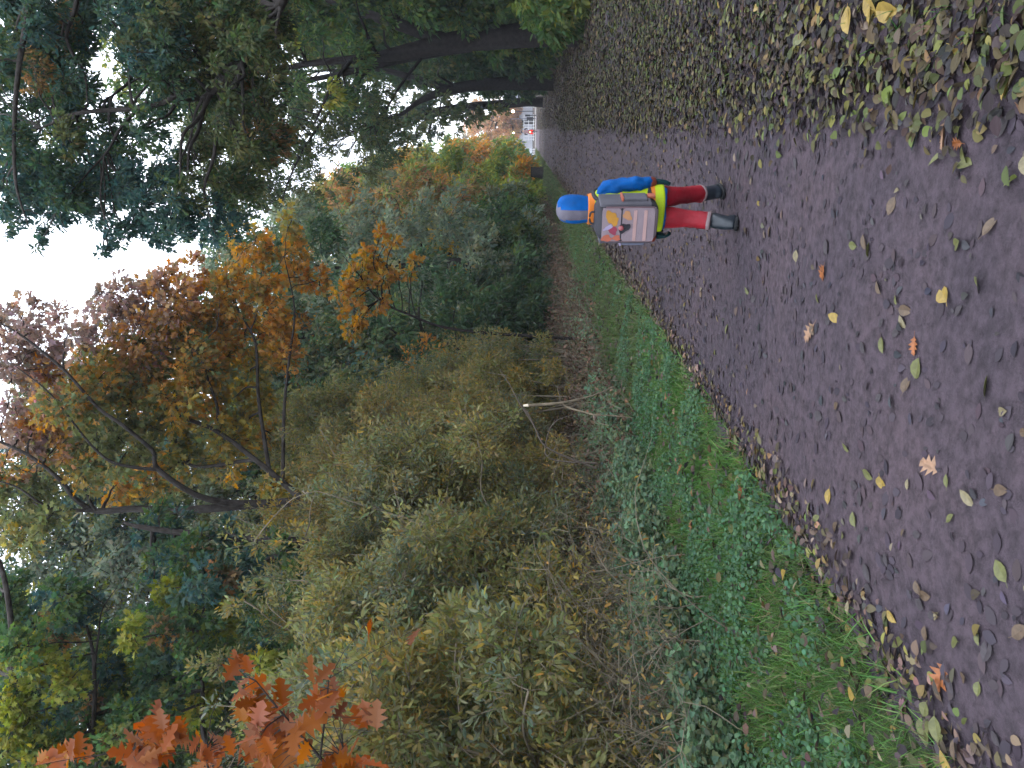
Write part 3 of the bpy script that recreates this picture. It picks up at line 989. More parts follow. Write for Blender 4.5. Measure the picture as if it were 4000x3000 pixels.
# ---- wall of trees on the left of the path, near to far
def left_wall():
    G1 = blend(C_DKGREEN, C_GREEN, .4)
    rows = [(-8.0, 18.5, 9.0, 3.0, .3, C_DKGREEN, C_TOL, 'dim green tree behind the gold young oak'),
            (-6.3, 23.5, 13.0, 3.0, .3, blend(C_DKGREEN, C_GREYGREEN, .4), C_DKGREEN, 'tall blue-green tree rising beyond the young oak'),
            (-4.9, 30.0, 14.0, 3.0, .3, C_GREYGREEN, C_DKGREEN, 'tall grey-green tree in the middle of the tree wall'),
            (-5.3, 35.0, 9.0, 2.6, .2, G1, C_YELLOW, 'green tree with yellow patches in the tree wall'),
            (-4.6, 41.0, 15.0, 3.3, .4, blend(C_GREYGREEN, C_TOL, .4), blend(C_RUST, C_GREEN, .45), 'tall tree turning ochre at its top behind the verge'),
            (-5.0, 48.0, 8.6, 2.6, .2, blend(C_GREEN, C_LIME, .3), C_LIME, 'mid green tree leaning over the verge far along the path'),
            (-4.7, 56.0, 16.5, 3.6, .3, blend(C_GREEN, C_LIME, .5), blend(C_ORANGE, C_GREEN, .45), 'tall yellow-green tree far along the left side'),
            (-4.9, 65.0, 8.0, 2.5, .2, blend(C_GREEN, C_LIME, .4), C_YELLOW, 'far rounded yellowish tree at the end of the hedge'),
            (-4.2, 76.0, 17.0, 3.8, .3, blend(C_GREEN, C_YELLOW, .25), blend(C_ORANGE, C_GREEN, .45), 'last yellow-orange tree before the open lawn'),
            (-6.0, 92.0, 9.5, 3.2, .3, blend(C_TEAL, C_GREEN, .5), C_DKGREEN, 'dark round tree on the far lawn'),
            (-11.5, 13.5, 13.0, 3.2, .8, C_DKGREEN, C_TEAL, 'blue-green tree deep in the wood on the outer left'),
            (-9.3, 18.5, 16.0, 3.4, .8, blend(C_TEAL, C_TOL, .4), C_TOL, 'tall tree standing straight behind the oak trunk'),
            (-8.0, 22.0, 17.0, 3.2, .8, blend(C_DKGREEN, C_TOL, .5), C_ORANGE, 'tall half-turned tree behind the orange oak leaves'),
            (-12.5, 17.5, 16.5, 3.6, .8, blend(C_DKGREEN, C_TEAL, .5), C_LIME, 'tall dark tree with lime patches at the back left'),
            (-8.6, 23.0, 11.5, 3.2, .6, C_DKGREEN, C_TOL, 'dark tree behind the big oak, deep in the wood'),
            (-10.8, 17.5, 14.0, 3.6, 1., C_GREYGREEN, C_DKGREEN, 'tall pale tree at the back of the wood behind the oak limbs'),
            (-13.6, 14.5, 15.0, 3.8, .8, C_DKGREEN, C_GREEN, 'broad dark tree deep in the wood at the far left'),
            (-10.5, 12.0, 8.5, 2.8, .5, C_TOL, C_DKGREEN, 'olive tree behind the tall near bushes'),
            (-11.0, 34.0, 15.5, 4.0, 1., C_DKGREEN, C_TOL, 'tall dark tree at the back, above the ochre one'),
            (-10.0, 47.0, 17.0, 4.2, 1., C_GREYGREEN, C_DKGREEN, 'tallest grey-green tree at the back of the tree wall'),
            (-12.5, 9.0, 13.0, 3.4, 1., C_DKGREEN, C_LIME, 'dark tree at the outer left, its top out of the picture')]
    for x, y, h, cr, cb, pal, pal2, label in rows:
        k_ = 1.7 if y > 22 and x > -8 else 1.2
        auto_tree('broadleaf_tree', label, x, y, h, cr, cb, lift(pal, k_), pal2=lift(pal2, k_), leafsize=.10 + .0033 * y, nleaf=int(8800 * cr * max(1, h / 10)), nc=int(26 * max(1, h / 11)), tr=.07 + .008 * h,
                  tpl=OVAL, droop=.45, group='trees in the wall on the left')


left_wall()


# ---- tall loose bushes with narrow olive leaves behind the verge
def bushes():
    MIX = blend(C_OLIVE, C_GREYGREEN, .18)
    BRN = blend(C_OLIVEB, C_OLIVE, .35)
    rows = [(-4.6, 4.0, 2.7, 1.4, MIX, 'tall olive bush nearest the left edge, full of bare twigs'),
            (-5.0, 6.0, 3.1, 1.5, MIX, 'tall bush of narrow olive leaves behind the twig tangle'),
            (-4.9, 8.0, 3.5, 1.6, MIX, 'tallest olive bush in the middle of the hedge'),
            (-5.1, 10.2, 4.0, 1.7, BRN, 'broad brownish-olive bush behind the snapped branch'),
            (-5.3, 12.6, 5.5, 1.6, MIX, 'grey-green willowy bush beneath the big oak'),
            (-5.6, 15.2, 3.6, 1.4, MIX, 'grey-green bush under the gold young oak'),
            (-6.6, 7.2, 3.7, 1.7, MIX, 'high olive bush in the second rank, its top against the dark trees'),
            (-6.8, 10.0, 4.6, 1.7, blend(MIX, C_DKGREEN, .25), 'dark olive bush in the second rank of the hedge'),
            (-6.6, 4.8, 3.3, 1.6, blend(MIX, C_LIME, .15), 'greenish bush behind the nearest olive bushes'),
            (-7.2, 13.2, 5.8, 1.8, blend(MIX, C_DKGREEN, .3), 'dusky bush between the oak trunk and the willowy bush'),
            (-4.45, 12.6, 2.0, .62, blend(C_OLIVEB, C_OLIVE, .5), 'small leafy bush with pale leaf tips at the verge edge'),
            (-4.3, 14.6, 2.4, .72, blend(C_OLIVE, C_OLIVEB, .3), 'small rounded bush standing alone before the dark hollow')]
    for i, (x, y, h, cr, pal, label) in enumerate(rows):
        b = np.array([x, y, float(hgt(x, y)) - .05])
        limbs = []
        ns = 10 if cr > 1 else 6
        for k in range(ns):
            a = RNG.uniform(0, 6.28)
            r1 = cr * RNG.uniform(.25, .9)
            e = b + np.array([math.cos(a) * r1, math.sin(a) * r1, h * RNG.uniform(.6, 1.05)])
            s = b + np.array([math.cos(a) * .12 * cr, math.sin(a) * .12 * cr, 0])
            m1 = s * .6 + e * .4 + np.array([0, 0, h * .12]) + RNG.normal(0, .06, 3)
            limbs.append(([s, m1, e], [.022 * RNG.uniform(.7, 1.3), .013, .004]))
        cl = []
        nc = 34 if cr > 1 else 14
        la = .00098
        for k in range(nc):
            f = (k + .5) / nc
            zz = h * ((.20 if y > 9 else .28) + (.80 if y > 9 else .72) * f) if cr > 1 else h * (.28 + .68 * f)
            zz += RNG.normal(0, .12)
            a = k * 2.4 + i + RNG.normal(0, .5)
            prof = math.sin(math.pi * (.16 + .76 * f)) ** .6
            rr = cr * prof * RNG.uniform(.35, 1.05)
            s = cr * RNG.uniform(.24, .46)
            n = int(1.75 * math.pi * s * s / la)
            u_ = RNG.random()
            pp = blend(pal, C_YELLOW, .3) if u_ < .10 else (blend(pal, C_GREYGREEN, .5) if u_ < .30 else (blend(pal, BRN, .6) if u_ < .55 else pal))
            cl.append((b + np.array([math.cos(a) * rr, math.sin(a) * rr, zz]), (s, s, s * RNG.uniform(.8, 1.5)), n, pp))
        if cr > 1:      # long shoots standing out of the top and the front
            for k in range(26):
                a = RNG.uniform(0, 6.28)
                rr = cr * RNG.uniform(.1, 1.15)
                zz = h * RNG.uniform(.55, 1.24)
                if rr > cr * .8: zz = h * RNG.uniform(.35, .85)
                cl.append((b + np.array([math.cos(a) * rr, math.sin(a) * rr, zz]), (.20, .20, .52), int(RNG.uniform(110, 240)), blend(pal, C_GREYGREEN, RNG.uniform(0, .7)) if RNG.random() < .5 else blend(pal, C_YELLOW, RNG.uniform(0, .35))))
        build_plant('hedge_bush', label, 'bush', b, limbs, cl, .066, LANCE, bark=M_TWIG, group='olive bushes behind the verge', per=18, droop=-.1, up=.15,
                    twig=.0034, stem='stems', crown='foliage', spread=1.7, width=1.4)


bushes()


# ---- low hedge bushes that continue along the left of the path, dark hollow beneath
def far_hedge():
    rows = [(-4.9, 20.5, 2.9, 1.3, C_DKGREEN, 'dark evergreen bush at the near end of the long hedge'),
            (-4.6, 24.0, 3.0, 1.3, blend(C_DKGREEN, C_GREYGREEN, .4), 'second dark bush of the long hedge'),
            (-4.4, 28.0, 2.9, 1.3, blend(C_DKGREEN, C_GREEN, .4), 'dull green bush of the long hedge above the black hollow'),
            (-4.3, 32.5, 3.2, 1.4, blend(C_DKGREEN, C_OLIVE, .4), 'olive tinged bush of the long hedge'),
            (-4.2, 37.5, 3.2, 1.4, blend(C_GREEN, C_DKGREEN, .4), 'bush of the long hedge left of the walking child'),
            (-4.1, 43.0, 3.2, 1.4, blend(C_GREEN, C_LIME, .5), 'lime green bush near the end of the long hedge'),
            (-4.4, 52.5, 3.4, 1.4, blend(C_GREEN, C_LIME, .3), 'bright bush past the end of the long hedge'),
            (-4.2, 60.0, 3.6, 1.5, blend(C_GREEN, C_YELLOW, .3), 'yellowish bush beyond the hedge by the path'),
            (-4.0, 70.0, 3.0, 1.4, blend(C_GREEN, C_TEAL, .4), 'low green bush next to the far lawn')]
    for x, y, h, cr, pal, label in rows:
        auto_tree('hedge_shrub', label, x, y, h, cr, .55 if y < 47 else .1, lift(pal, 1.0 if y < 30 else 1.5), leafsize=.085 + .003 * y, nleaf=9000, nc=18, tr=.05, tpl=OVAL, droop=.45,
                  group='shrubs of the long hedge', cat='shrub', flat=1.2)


far_hedge()


# ------------------------------------------------------------------ ground cover
def in_view(x, y, z=0.0, pad=.22):
    xc, yc = camxy(x, y)
    u = xc / np.maximum(yc, .01)
    v = (z - EYE) / np.maximum(yc, .01)
    return (yc > .8) & (np.abs(u) < .5 + pad) & (v > -.85)


def scatter(n, x0, x1, y0, y1, power=1.6):
    """points on the ground, thinning with distance along the path"""
    y = y0 + (y1 - y0) * RNG.random(n) ** power
    x = RNG.uniform(x0, x1, n)
    return x, y


def patch(x, y, s, seed=0.0):
    """smooth random patches between 0 and 1"""
    def vn(u, v, sd):
        iu, iv = np.floor(u), np.floor(v)
        fu, fv = u - iu, v - iv
        fu, fv = fu * fu * (3 - 2 * fu), fv * fv * (3 - 2 * fv)
        h = lambda a, b: np.modf(np.abs(np.sin(a * 127.1 + b * 311.7 + sd * 74.7) * 43758.5453))[0]
        return (h(iu, iv) * (1 - fu) + h(iu + 1, iv) * fu) * (1 - fv) + (h(iu, iv + 1) * (1 - fu) + h(iu + 1, iv + 1) * fu) * fv
    x = np.asarray(x, float)
    y = np.asarray(y, float)
    return np.clip(.5 + 1.5 * (.6 * vn(x * s, y * s, seed) + .4 * vn(x * s * 2.3 + 7, y * s * 2.3, seed + 3) - .5), 0, 1)


def grass():
    lv = Leaves()
    def batch(n, x0, x1, y0, y1, pw, h0, h1, wid, dull=0.0):
        x, y = scatter(n, x0, x1, y0, y1, pw)
        edge = np.clip((-1.92 - x) / .35, 0, 1) * np.clip((x + 3.75) / .35, 0, 1)
        keep = (RNG.random(n) < edge * (.38 + .8 * patch(x, y, 2.4, .4))) & in_view(x, y)
        x, y = x[keep], y[keep]
        m = len(x)
        pos = np.stack([x, y, surf(x, y) + .0], -1)
        L = nrm(np.stack([RNG.normal(0, .45, m), RNG.normal(0, .45, m), RNG.uniform(.45, 1, m)], -1))
        Nn = nrm(RNG.normal(0, 1, (m, 3)) * [1, 1, .1])
        sz = RNG.uniform(h0, h1, m) * (.7 + .6 * patch(x, y, 3.1, 2))
        yel = patch(x, y, 1.5, 3.)
        pa = pick([((.056, .135, .030), 5), ((.082, .165, .038), 4), ((.12, .165, .05), 1.6), ((.16, .14, .07), .9)], m, .22)
        pa = pa * (1 - dull) + dull * pick([((.10, .105, .050), 3), ((.13, .11, .065), 2), ((.075, .095, .045), 3)], m, .2)
        pa = pa * (.75 + .5 * yel[:, None])
        lv.add(BLADE, pos, sz, L, Nn, pa, width=wid, fold=RNG.uniform(.5, 1.4))
    batch(90000, -3.8, -1.85, 1.5, 9, 1.0, .05, .14, 1.1)
    batch(70000, -3.8, -1.85, 8.5, 24, 1.4, .06, .15, 2.0, .45)
    batch(40000, -3.8, -1.85, 22, 96, 1.5, .08, .2, 5.0, .6)
    # a few tussocks of longer blades
    for k in range(26):
        cx, cy_ = RNG.uniform(-3.5, -2.25), RNG.uniform(3, 14)
        m = 260
        a = RNG.uniform(0, 6.28, m)
        r = np.abs(RNG.normal(0, .10, m))
        x, y = cx + r * np.cos(a), cy_ + r * np.sin(a)
        pos = np.stack([x, y, surf(x, y)], -1)
        L = nrm(np.stack([np.cos(a) * .7, np.sin(a) * .7, RNG.uniform(.4, 1.1, m)], -1))
        lv.add(BLADE, pos, RNG.uniform(.08, .17, m), L, rand_dir(m) * [1, 1, .1],
               pick([((.045, .13, .024), 4), ((.075, .155, .03), 3)], m, .2), width=.7, fold=1.2)
    # thin grass among the litter at the right
    for cx, cy_, rr, m in ((.62, 2.25, .22, 700), (.95, 2.9, .3, 500), (1.5, 5.2, .5, 900), (1.9, 7.5, .6, 900), (1.6, 10, .7, 900), (1.9, 14, .9, 900), (2.1, 19, 1.2, 900)):
        x, y = RNG.normal(cx, rr, m), RNG.normal(cy_, rr * 1.6, m)
        k = (x > .25)
        x, y = x[k], y[k]
        m = len(x)
        pos = np.stack([x, y, surf(x, y)], -1)
        L = nrm(np.stack([RNG.normal(0, .5, m), RNG.normal(0, .5, m), RNG.uniform(.3, 1, m)], -1))
        lv.add(BLADE, pos, RNG.uniform(.04, .11, m), L, rand_dir(m) * [1, 1, .1], pick([((.035, .10, .02), 4), ((.06, .12, .03), 3)], m, .2), width=1.3)
    tag(lv.build('grass', M_GRASS), 'short green grass on the strip between the path and the bushes', 'grass', kind='stuff')


grass()


def ground_ivy():
    lv = Leaves()
    def batch(n, x0, x1, y0, y1, pw, s0, s1, pal, zlo, zhi, thr, tpl, sd):
        x, y = scatter(n, x0, x1, y0, y1, pw)
        keep = (patch(x, y, 1.7, sd) > thr) & in_view(x, y) & ((x > -4.0 - .5 * patch(x, y, 1.1, 9)) | (y > 6.2) | (RNG.random(len(x)) < .22))
        x, y = x[keep], y[keep]
        m = len(x)
        hh = RNG.uniform(zlo, zhi, m) * (.5 + patch(x, y, 2.2, 5.))
        pos = np.stack([x, y, surf(x, y) + hh], -1)
        L = nrm(RNG.normal(0, 1, (m, 3)) * [1, 1, .35] + [.3, -.2, -.15])
        Nn = nrm(RNG.normal(0, .45, (m, 3)) + [.25, -.35, .9])
        lv.add(tpl, pos, RNG.uniform(s0, s1, m), L, Nn, pick(pal, m, .2), fold=1.0)
    bluish = [((.070, .150, .082), 4), ((.095, .175, .090), 3), ((.065, .130, .062), 3)]
    dusk = [((.125, .205, .125), 4), ((.155, .240, .140), 3), ((.165, .185, .090), 2.5), ((.12, .16, .09), 2)]
    # round leaves in the turf
    batch(42000, -3.7, -2.0, 1.5, 10, 1.0, .016, .034, bluish, .02, .12, .46, ROUND, 1.0)
    batch(9000, -3.8, -2.1, 10, 40, 1.4, .03, .06, bluish, .02, .1, .50, ROUND, 1.0)
    # ivy and brambles covering the bank below the bushes
    batch(90000, -5.4, -3.25, 3.0, 10.5, 1.0, .030, .060, dusk, .02, .36, .16, IVY, 4.0)
    batch(7000, -5.2, -3.4, 10, 20, 1.1, .05, .08, dusk, .02, .25, .50, IVY, 4.0)
    tag(lv.build('ground_ivy', M_LEAF), 'ivy and ground ivy leaves covering the bank below the bushes', 'ground cover', kind='stuff')


ground_ivy()


def dead_weeds():
    """brown dried weeds and bramble stalks between verge and trees"""
    lv, wd = Leaves(), Wood()
    n = 5200
    x = RNG.uniform(-9.5, -3.15, n)
    y = 8 + 34 * RNG.random(n) ** 1.3
    k = in_view(x, y) & (patch(x, y, .9, 2) > .2)
    x, y = x[k], y[k]
    n = len(x)
    s = np.stack([x, y, surf(x, y)], -1)
    e = s + np.stack([RNG.normal(0, .35, n), RNG.normal(0, .35, n), RNG.uniform(.15, .75, n)], -1)
    m_ = (s + e) / 2 + np.stack([RNG.normal(0, .08, n), RNG.normal(0, .08, n), RNG.uniform(.05, .25, n)], -1)
    t = np.linspace(0, 1, 4)[None, :, None]
    PL = (1 - t) ** 2 * s[:, None] + 2 * t * (1 - t) * m_[:, None] + t * t * e[:, None]
    wd.add(PL, np.tile(np.array([.005, .004, .003, .0015]), (n, 1)), 3)
    per = 10
    si = np.repeat(np.arange(n), per)
    tt = RNG.uniform(.2, 1, n * per)[:, None]
    pos = (1 - tt) ** 2 * s[si] + 2 * tt * (1 - tt) * m_[si] + tt * tt * e[si] + RNG.normal(0, .05, (n * per, 3))
    pal = [((.105, .066, .042), 5), ((.135, .085, .055), 3), ((.080, .052, .036), 3), ((.075, .078, .04), 1.5)]
    lv.add(DIA, pos, RNG.uniform(.04, .09, n * per), nrm(RNG.normal(0, 1, (n * per, 3)) + [0, 0, -.4]), rand_dir(n * per), pick(pal, n * per, .22))
    V = np.concatenate(wd.V)
    st = wd.build('dead_weeds', M_TWIG)
    tag(st, 'brown dried weed stalks under the trees on the left', 'weeds', kind='stuff')
    lv.build('dry_foliage', M_LEAF_DRY, st)


dead_weeds()


def floor_litter():
    lv = Leaves()
    def batch(n, xf, y0, y1, pw, s0, s1, pal, zmax=.02, tilt=.22):
        y = y0 + (y1 - y0) * RNG.random(n) ** pw
        if y0 > 5: y = y - np.abs(RNG.normal(0, y0 * .18, n))
        x = xf(n, y)
        k = in_view(x, y)
        x, y = x[k], y[k]
        m = len(x)
        pos = np.stack([x, y, surf(x, y) + RNG.uniform(.004, zmax, m)], -1)
        a = RNG.uniform(0, 6.28, m)
        L = np.stack([np.cos(a), np.sin(a), RNG.normal(0, .12, m)], -1)
        Nn = nrm(RNG.normal(0, tilt, (m, 3)) + [0, 0, 1])
        lv.add(OVALS if y1 < 12 else (OVAL if m < 40000 else DIA), pos, RNG.uniform(s0, s1, m), L, Nn, pick(pal, m, .25), fold=1.3, width=1.25)
    brown = [((.042, .030, .022), 4), ((.028, .023, .025), 6), ((.066, .052, .026), 2.4), ((.098, .098, .030), 1.7), ((.056, .064, .024), 2.2), ((.125, .085, .040), .6)]
    pink = [((.090, .062, .048), 3), ((.056, .042, .036), 5), ((.130, .092, .062), 1.5), ((.11, .080, .028), 1)]
    # drift along the right side of the path
    band = lambda n, y: .30 + np.abs(RNG.normal(0, 1, n)) * .85 * RNG.choice([1, 1, 1, -.18], n)
    batch(17000, band, 1.6, 11, 1.0, .035, .075, brown, .035, .30)
    batch(22000, band, 11, 34, 1.2, .05, .09, brown, .03, .3)
    batch(13000, lambda n, y: RNG.uniform(.2, 3.2, n) * RNG.uniform(.6, 1, n), 20, 95, 1.2, .07, .13, blend(brown, pink, .6), .03, .3)
    batch(9000, lambda n, y: RNG.uniform(1.3, 5.5, n), 1.6, 5, 1.0, .04, .08, brown, .05, .35)
    batch(12000, lambda n, y: RNG.uniform(1.5, 6, n), 4.9, 16, 1.0, .045, .085, brown, .05, .35)
    # drift along the left edge
    batch(4000, lambda n, y: -2.02 + RNG.normal(0, .13, n), 1.5, 11, 1.0, .03, .065, lift(blend(brown, pink, .65), 1.25), .03, .3)
    batch(6000, lambda n, y: -2.0 + RNG.normal(0, .2, n), 11, 40, 1.2, .045, .09, pink, .03, .35)
    # scattered over the trodden middle, more of them far away
    batch(900, lambda n, y: RNG.uniform(-2, .6, n), 1.4, 9, 1.0, .02, .06, [((.044, .037, .044), 5), ((.034, .029, .036), 4), ((.080, .066, .05), 1.0)], .006, .08)
    batch(5200, lambda n, y: RNG.uniform(-1.95, .6, n), 7, 30, 1.2, .03, .07, blend(pink, [((.036, .030, .038), 1)], .6), .014, .2)
    batch(3600, lambda n, y: RNG.uniform(-1.9, 1.2, n), 28, 80, 1.2, .06, .11, pink, .02, .25)
    # in the grass and on the woodland floor
    batch(4200, lambda n, y: RNG.uniform(-3.6, -2.1, n), 2, 18, 1.0, .035, .08, blend(brown, pink, .6), .12, .5)
    batch(60000, lambda n, y: RNG.uniform(-16, -3.4, n), 7, 45, 1.3, .06, .11, [((.115, .072, .048), 4), ((.085, .056, .040), 4), ((.15, .098, .06), 2)], .05, .4)
    batch(14000, lambda n, y: RNG.uniform(1.6, 7, n), 10, 45, 1.2, .06, .12, brown, .05, .4)
    tag(lv.build('leaf_litter', M_LEAF_DRY), 'brown and yellow leaf litter drifted along both sides of the path', 'leaf litter', kind='stuff')


floor_litter()


def trodden_marks():
    """pressed, mud-covered leaves lying in the surface of the path"""
    lv = Leaves()
    n = 1900
    y = 1.3 + 15 * RNG.random(n) ** 1.4
    x = RNG.uniform(-2, .9, n)
    k = in_view(x, y)
    x, y = x[k], y[k]
    m = len(x)
    pos = np.stack([x, y, surf(x, y) + RNG.uniform(.002, .006, m)], -1)
    a = RNG.uniform(0, 6.28, m)
    L = np.stack([np.cos(a), np.sin(a), RNG.normal(0, .05, m)], -1)
    Nn = nrm(RNG.normal(0, .05, (m, 3)) + [0, 0, 1])
    lv.add(OVALS, pos, RNG.uniform(.030, .075, m), L, Nn, pick([((.046, .036, .045), 5), ((.036, .030, .038), 2), ((.054, .040, .046), 3)], m, .10), fold=.25, width=1.35)
    tag(lv.build('trodden_leaves', M_LEAF_DRY), 'dark trodden leaves pressed into the muddy surface of the path', 'leaf litter', kind='stuff')


trodden_marks()


# ---- single fallen leaves one can point at
def leaf_mesh(name, tpl, mat):
    T, faces = tpl
    V = T.copy()
    V[:, 0] -= .5
    return_me = bpy.data.meshes.new(name)
    # stalk
    stalk = [(-.5, 0, 0), (-.72, .03, .01), (-.72, .05, .012), (-.5, .02, 0)]
    k = len(V)
    return_me.from_pydata([tuple(v) for v in V] + stalk, [], [tuple(f) for f in faces] + [(k, k + 1, k + 2, k + 3)])
    return_me.update()
    return_me.materials.append(mat)
    return return_me


def fallen_leaves():
    global PK
    PK = .58
    def lm(name, col, n=.3):
        m = plain(name, col, .5, .4, n, 5.0)
        return m
    kinds = {
        'green': (leaf_mesh('oval_green', OVALS, lm('leaf_yellow_green', (.14, .145, .045))), 'dull yellow-green oval leaf lying flat on the path', .075, 1.35),
        'gold': (leaf_mesh('oval_gold', OVALS, lm('leaf_gold', (.34, .23, .045))), 'golden yellow oval leaf lying on the path', .08, 1.4),
        'pale': (leaf_mesh('oval_pale', OVALS, lm('leaf_pale', (.24, .20, .11))), 'small pale buff leaf lying on the path', .06, 1.2),
        'brown': (leaf_mesh('oval_brown', OVALS, lm('leaf_brown', (.13, .085, .052))), 'curled brown oval leaf lying on the path', .075, 1.3),
        'dark': (leaf_mesh('oval_dark', OVALS, lm('leaf_dark', (.060, .049, .056))), 'dark wet leaf stuck to the path', .085, 1.35),
        'oak': (leaf_mesh('oak_orange', OAK, lm('leaf_oak_orange', (.36, .12, .035))), 'orange lobed oak leaf lying on the ground', .13, 1.0),
        'oakpale': (leaf_mesh('oak_pink', OAK, lm('leaf_oak_pale', (.38, .22, .13))), 'pale pinkish oak leaf lying at the path edge', .14, 1.0)}
    named = [  # photo px, py, kind, size, own label
        (3230, 1065, 'oak', .11, 'orange oak leaf lying alone on the path, right behind the child'),
        (3182, 1300, 'oakpale', .13, 'thin pinkish oak leaf in the middle of the path'),
        (3590, 1350, 'oak', .075, 'small orange curled leaf in the middle of the path'),
        (3600, 1440, 'green', .09, 'big pale green oval leaf lying in the middle of the path'),
        (3705, 1150, 'gold', .09, 'yellow leaf with a dark stalk lying in the middle of the path'),
        (3840, 1115, 'green', .085, 'muddy yellow-green leaf nearest to the picture edge in the path middle'),
        (3280, 1240, 'gold', .075, 'olive yellow leaf with a dark spot on the path'),
        (3415, 975, 'green', .07, 'small pale green leaf beside a grey one on the path'),
        (3120, 1000, 'pale', .07, 'pale torn leaf lying on the path behind the child'),
        (3560, 1500 - 0, 'brown', .07, 'brown leaf beside the big pale green leaf'),
        (3670, 1820, 'oakpale', .10, 'pale curled oak leaf in the middle of the muddy path'),
        (3820, 1945, 'pale', .07, 'round pale leaf on the bare mud at the left of the path'),
        (3475, 1890, 'gold', .07, 'small yellow leaf on the bare mud left of the path middle'),
        (3263, 1940, 'gold', .075, 'yellow leaf with a brown tip at the left of the path'),
        (3715, 2645, 'oak', .12, 'bright orange folded leaf at the left path edge near the grass'),
        (2895, 1720, 'oakpale', .17, 'large pale oak leaf lying on the drift at the left path edge'),
        (2955, 1925, 'oak', .16, 'rusty red oak leaf at the left path edge'),
        (2720, 1835, 'oak', .13, 'orange-brown oak leaf upright in the green grass'),
        (2570, 1800, 'oak', .14, 'dark rust oak leaf lying among the ground ivy'),
        (2650, 1545, 'oak', .12, 'rust oak leaf in the grass beside the ivy'),
        (2510, 1565, 'oak', .11, 'pale orange oak leaf high in the grass'),
        (2780, 2055, 'oak', .10, 'small orange oak leaf in the ivy near the path edge'),
        (2830, 2510, 'oak', .15, 'flat orange oak leaf lying on the ivy at the lower left'),
        (2840, 1815, 'oak', .10, 'orange oak leaf lying in the grass near the path edge'),
        (2485, 1910, 'gold', .10, 'mustard yellow leaf hanging in the ivy'),
        (2630, 1770, 'pale', .06, 'round pale yellow leaf lying in the grass'),
        (3140, 2245, 'gold', .09, 'yellow leaf half under the grass at the left path edge'),
        (3415, 2635, 'green', .10, 'broad yellow-green leaf lying on the grass edge'),
        (3425, 2710, 'gold', .085, 'cream yellow leaf lying on the grass edge'),
        (3650, 2860, 'green', .11, 'folded pale green leaf on the litter at the bottom left'),
        (3720, 2850, 'green', .085, 'upright pale green leaf at the bottom left of the path'),
        (3765, 2990, 'gold', .10, 'buff leaf cut by the left edge of the picture'),
        (3360, 78, 'gold', .13, 'cream coloured broad leaf in the litter at the upper right of the path'),
        (3450, 30, 'gold', .12, 'bright yellow leaf among the litter at the right edge'),
        (3515, 45, 'gold', .13, 'large orange-yellow leaf among the litter at the right edge'),
        (3560, 70, 'gold', .11, 'folded yellow leaf beside the large orange-yellow one'),
        (3830, 25, 'green', .10, 'pale green leaf lying by the grass tuft at the right'),
        (3785, 175, 'gold', .10, 'muddy yellow leaf right of the grass tuft'),
        (3615, 240, 'green', .085, 'yellow-green leaf on bare mud at the right of the path'),
        (3900, 310, 'green', .09, 'pale green oval leaf lying alone at the lower right'),
        (3870, 240, 'green', .08, 'slim green leaf beside another at the lower right'),
        (3980, 330, 'gold', .10, 'bright orange-yellow leaf at the bottom right of the path'),
        (3605, 500, 'green', .09, 'mottled green and buff leaf on the right half of the path'),
        (3720, 530, 'oakpale', .11, 'crescent shaped buff leaf on the right half of the path'),
        (3775, 560, 'oak', .06, 'tiny orange crumpled leaf on the right half of the path'),
        (3690, 620, 'green', .08, 'dark green rounded leaf on the right half of the path'),
        (3800, 605, 'green', .07, 'bright lime leaf on the right half of the path'),
        (3165, 155, 'green', .09, 'yellow-green leaf on top of the right hand litter'),
        (2740, 415, 'oak', .14, 'orange maple leaf lying right of the child on the path'),
        (2955, 415, 'gold', .10, 'golden leaf lying upright on the path right of the child'),
        (3470, 190, 'brown', .14, 'long brown curled leaf on the right hand litter')]
    spots = []
    for px, py, kd, s, lab in named:
        g = G(px, py)
        spots.append((g.x, g.y, kd, s, lab))
    # the many others: rows of the drift and the trodden path
    extra = []
    for i in range(900):
        y = 1.5 + 6.5 * RNG.random()
        r = RNG.random()
        if r < .50:
            x = .32 + abs(RNG.normal(0, .8))
            kd = RNG.choice(['green', 'brown', 'pale', 'gold', 'dark'], p=[.40, .26, .08, .12, .14])
        elif r < .74:
            x = -2.02 + RNG.normal(0, .16)
            kd = RNG.choice(['green', 'brown', 'pale', 'gold', 'dark'], p=[.24, .30, .20, .10, .16])
        else:
            x = RNG.uniform(-1.9, .4)
            kd = RNG.choice(['green', 'brown', 'pale', 'dark'], p=[.24, .26, .24, .26])
        s = kinds[kd][2] * RNG.uniform(.55, 1.05)
        if bool(in_view(np.array(x), np.array(y), 0, -.01)):
            extra.append((s / camxy(x, y)[1], x, y, kd, s))
    extra.sort(reverse=True)
    for _, x, y, kd, s in extra[:215]:
        spots.append((x, y, kd, s, None))
    protos = {}
    for x, y, kd, s, lab in spots:
        me, lab0, _, wid = kinds[kd]
        if kd not in protos:
            o = bpy.data.objects.new('fallen_leaf', me)
            protos[kd] = o
        else:
            o = protos[kd].copy()
        COL.objects.link(o)
        z = float(surf(x, y))
        if x < -2.1: z += .09
        elif x > .4 or x < -1.9: z += .03
        o.location = (x, y, z + .008)
        tl = .05 if kd == 'dark' else .22
        if lab: tl = .28
        o.rotation_euler = (RNG.normal(0, tl), RNG.normal(0, tl), RNG.uniform(0, 6.28))
        o.scale = (s, s * wid, s * (RNG.uniform(.6, 1.6) if kd != 'dark' else .4))
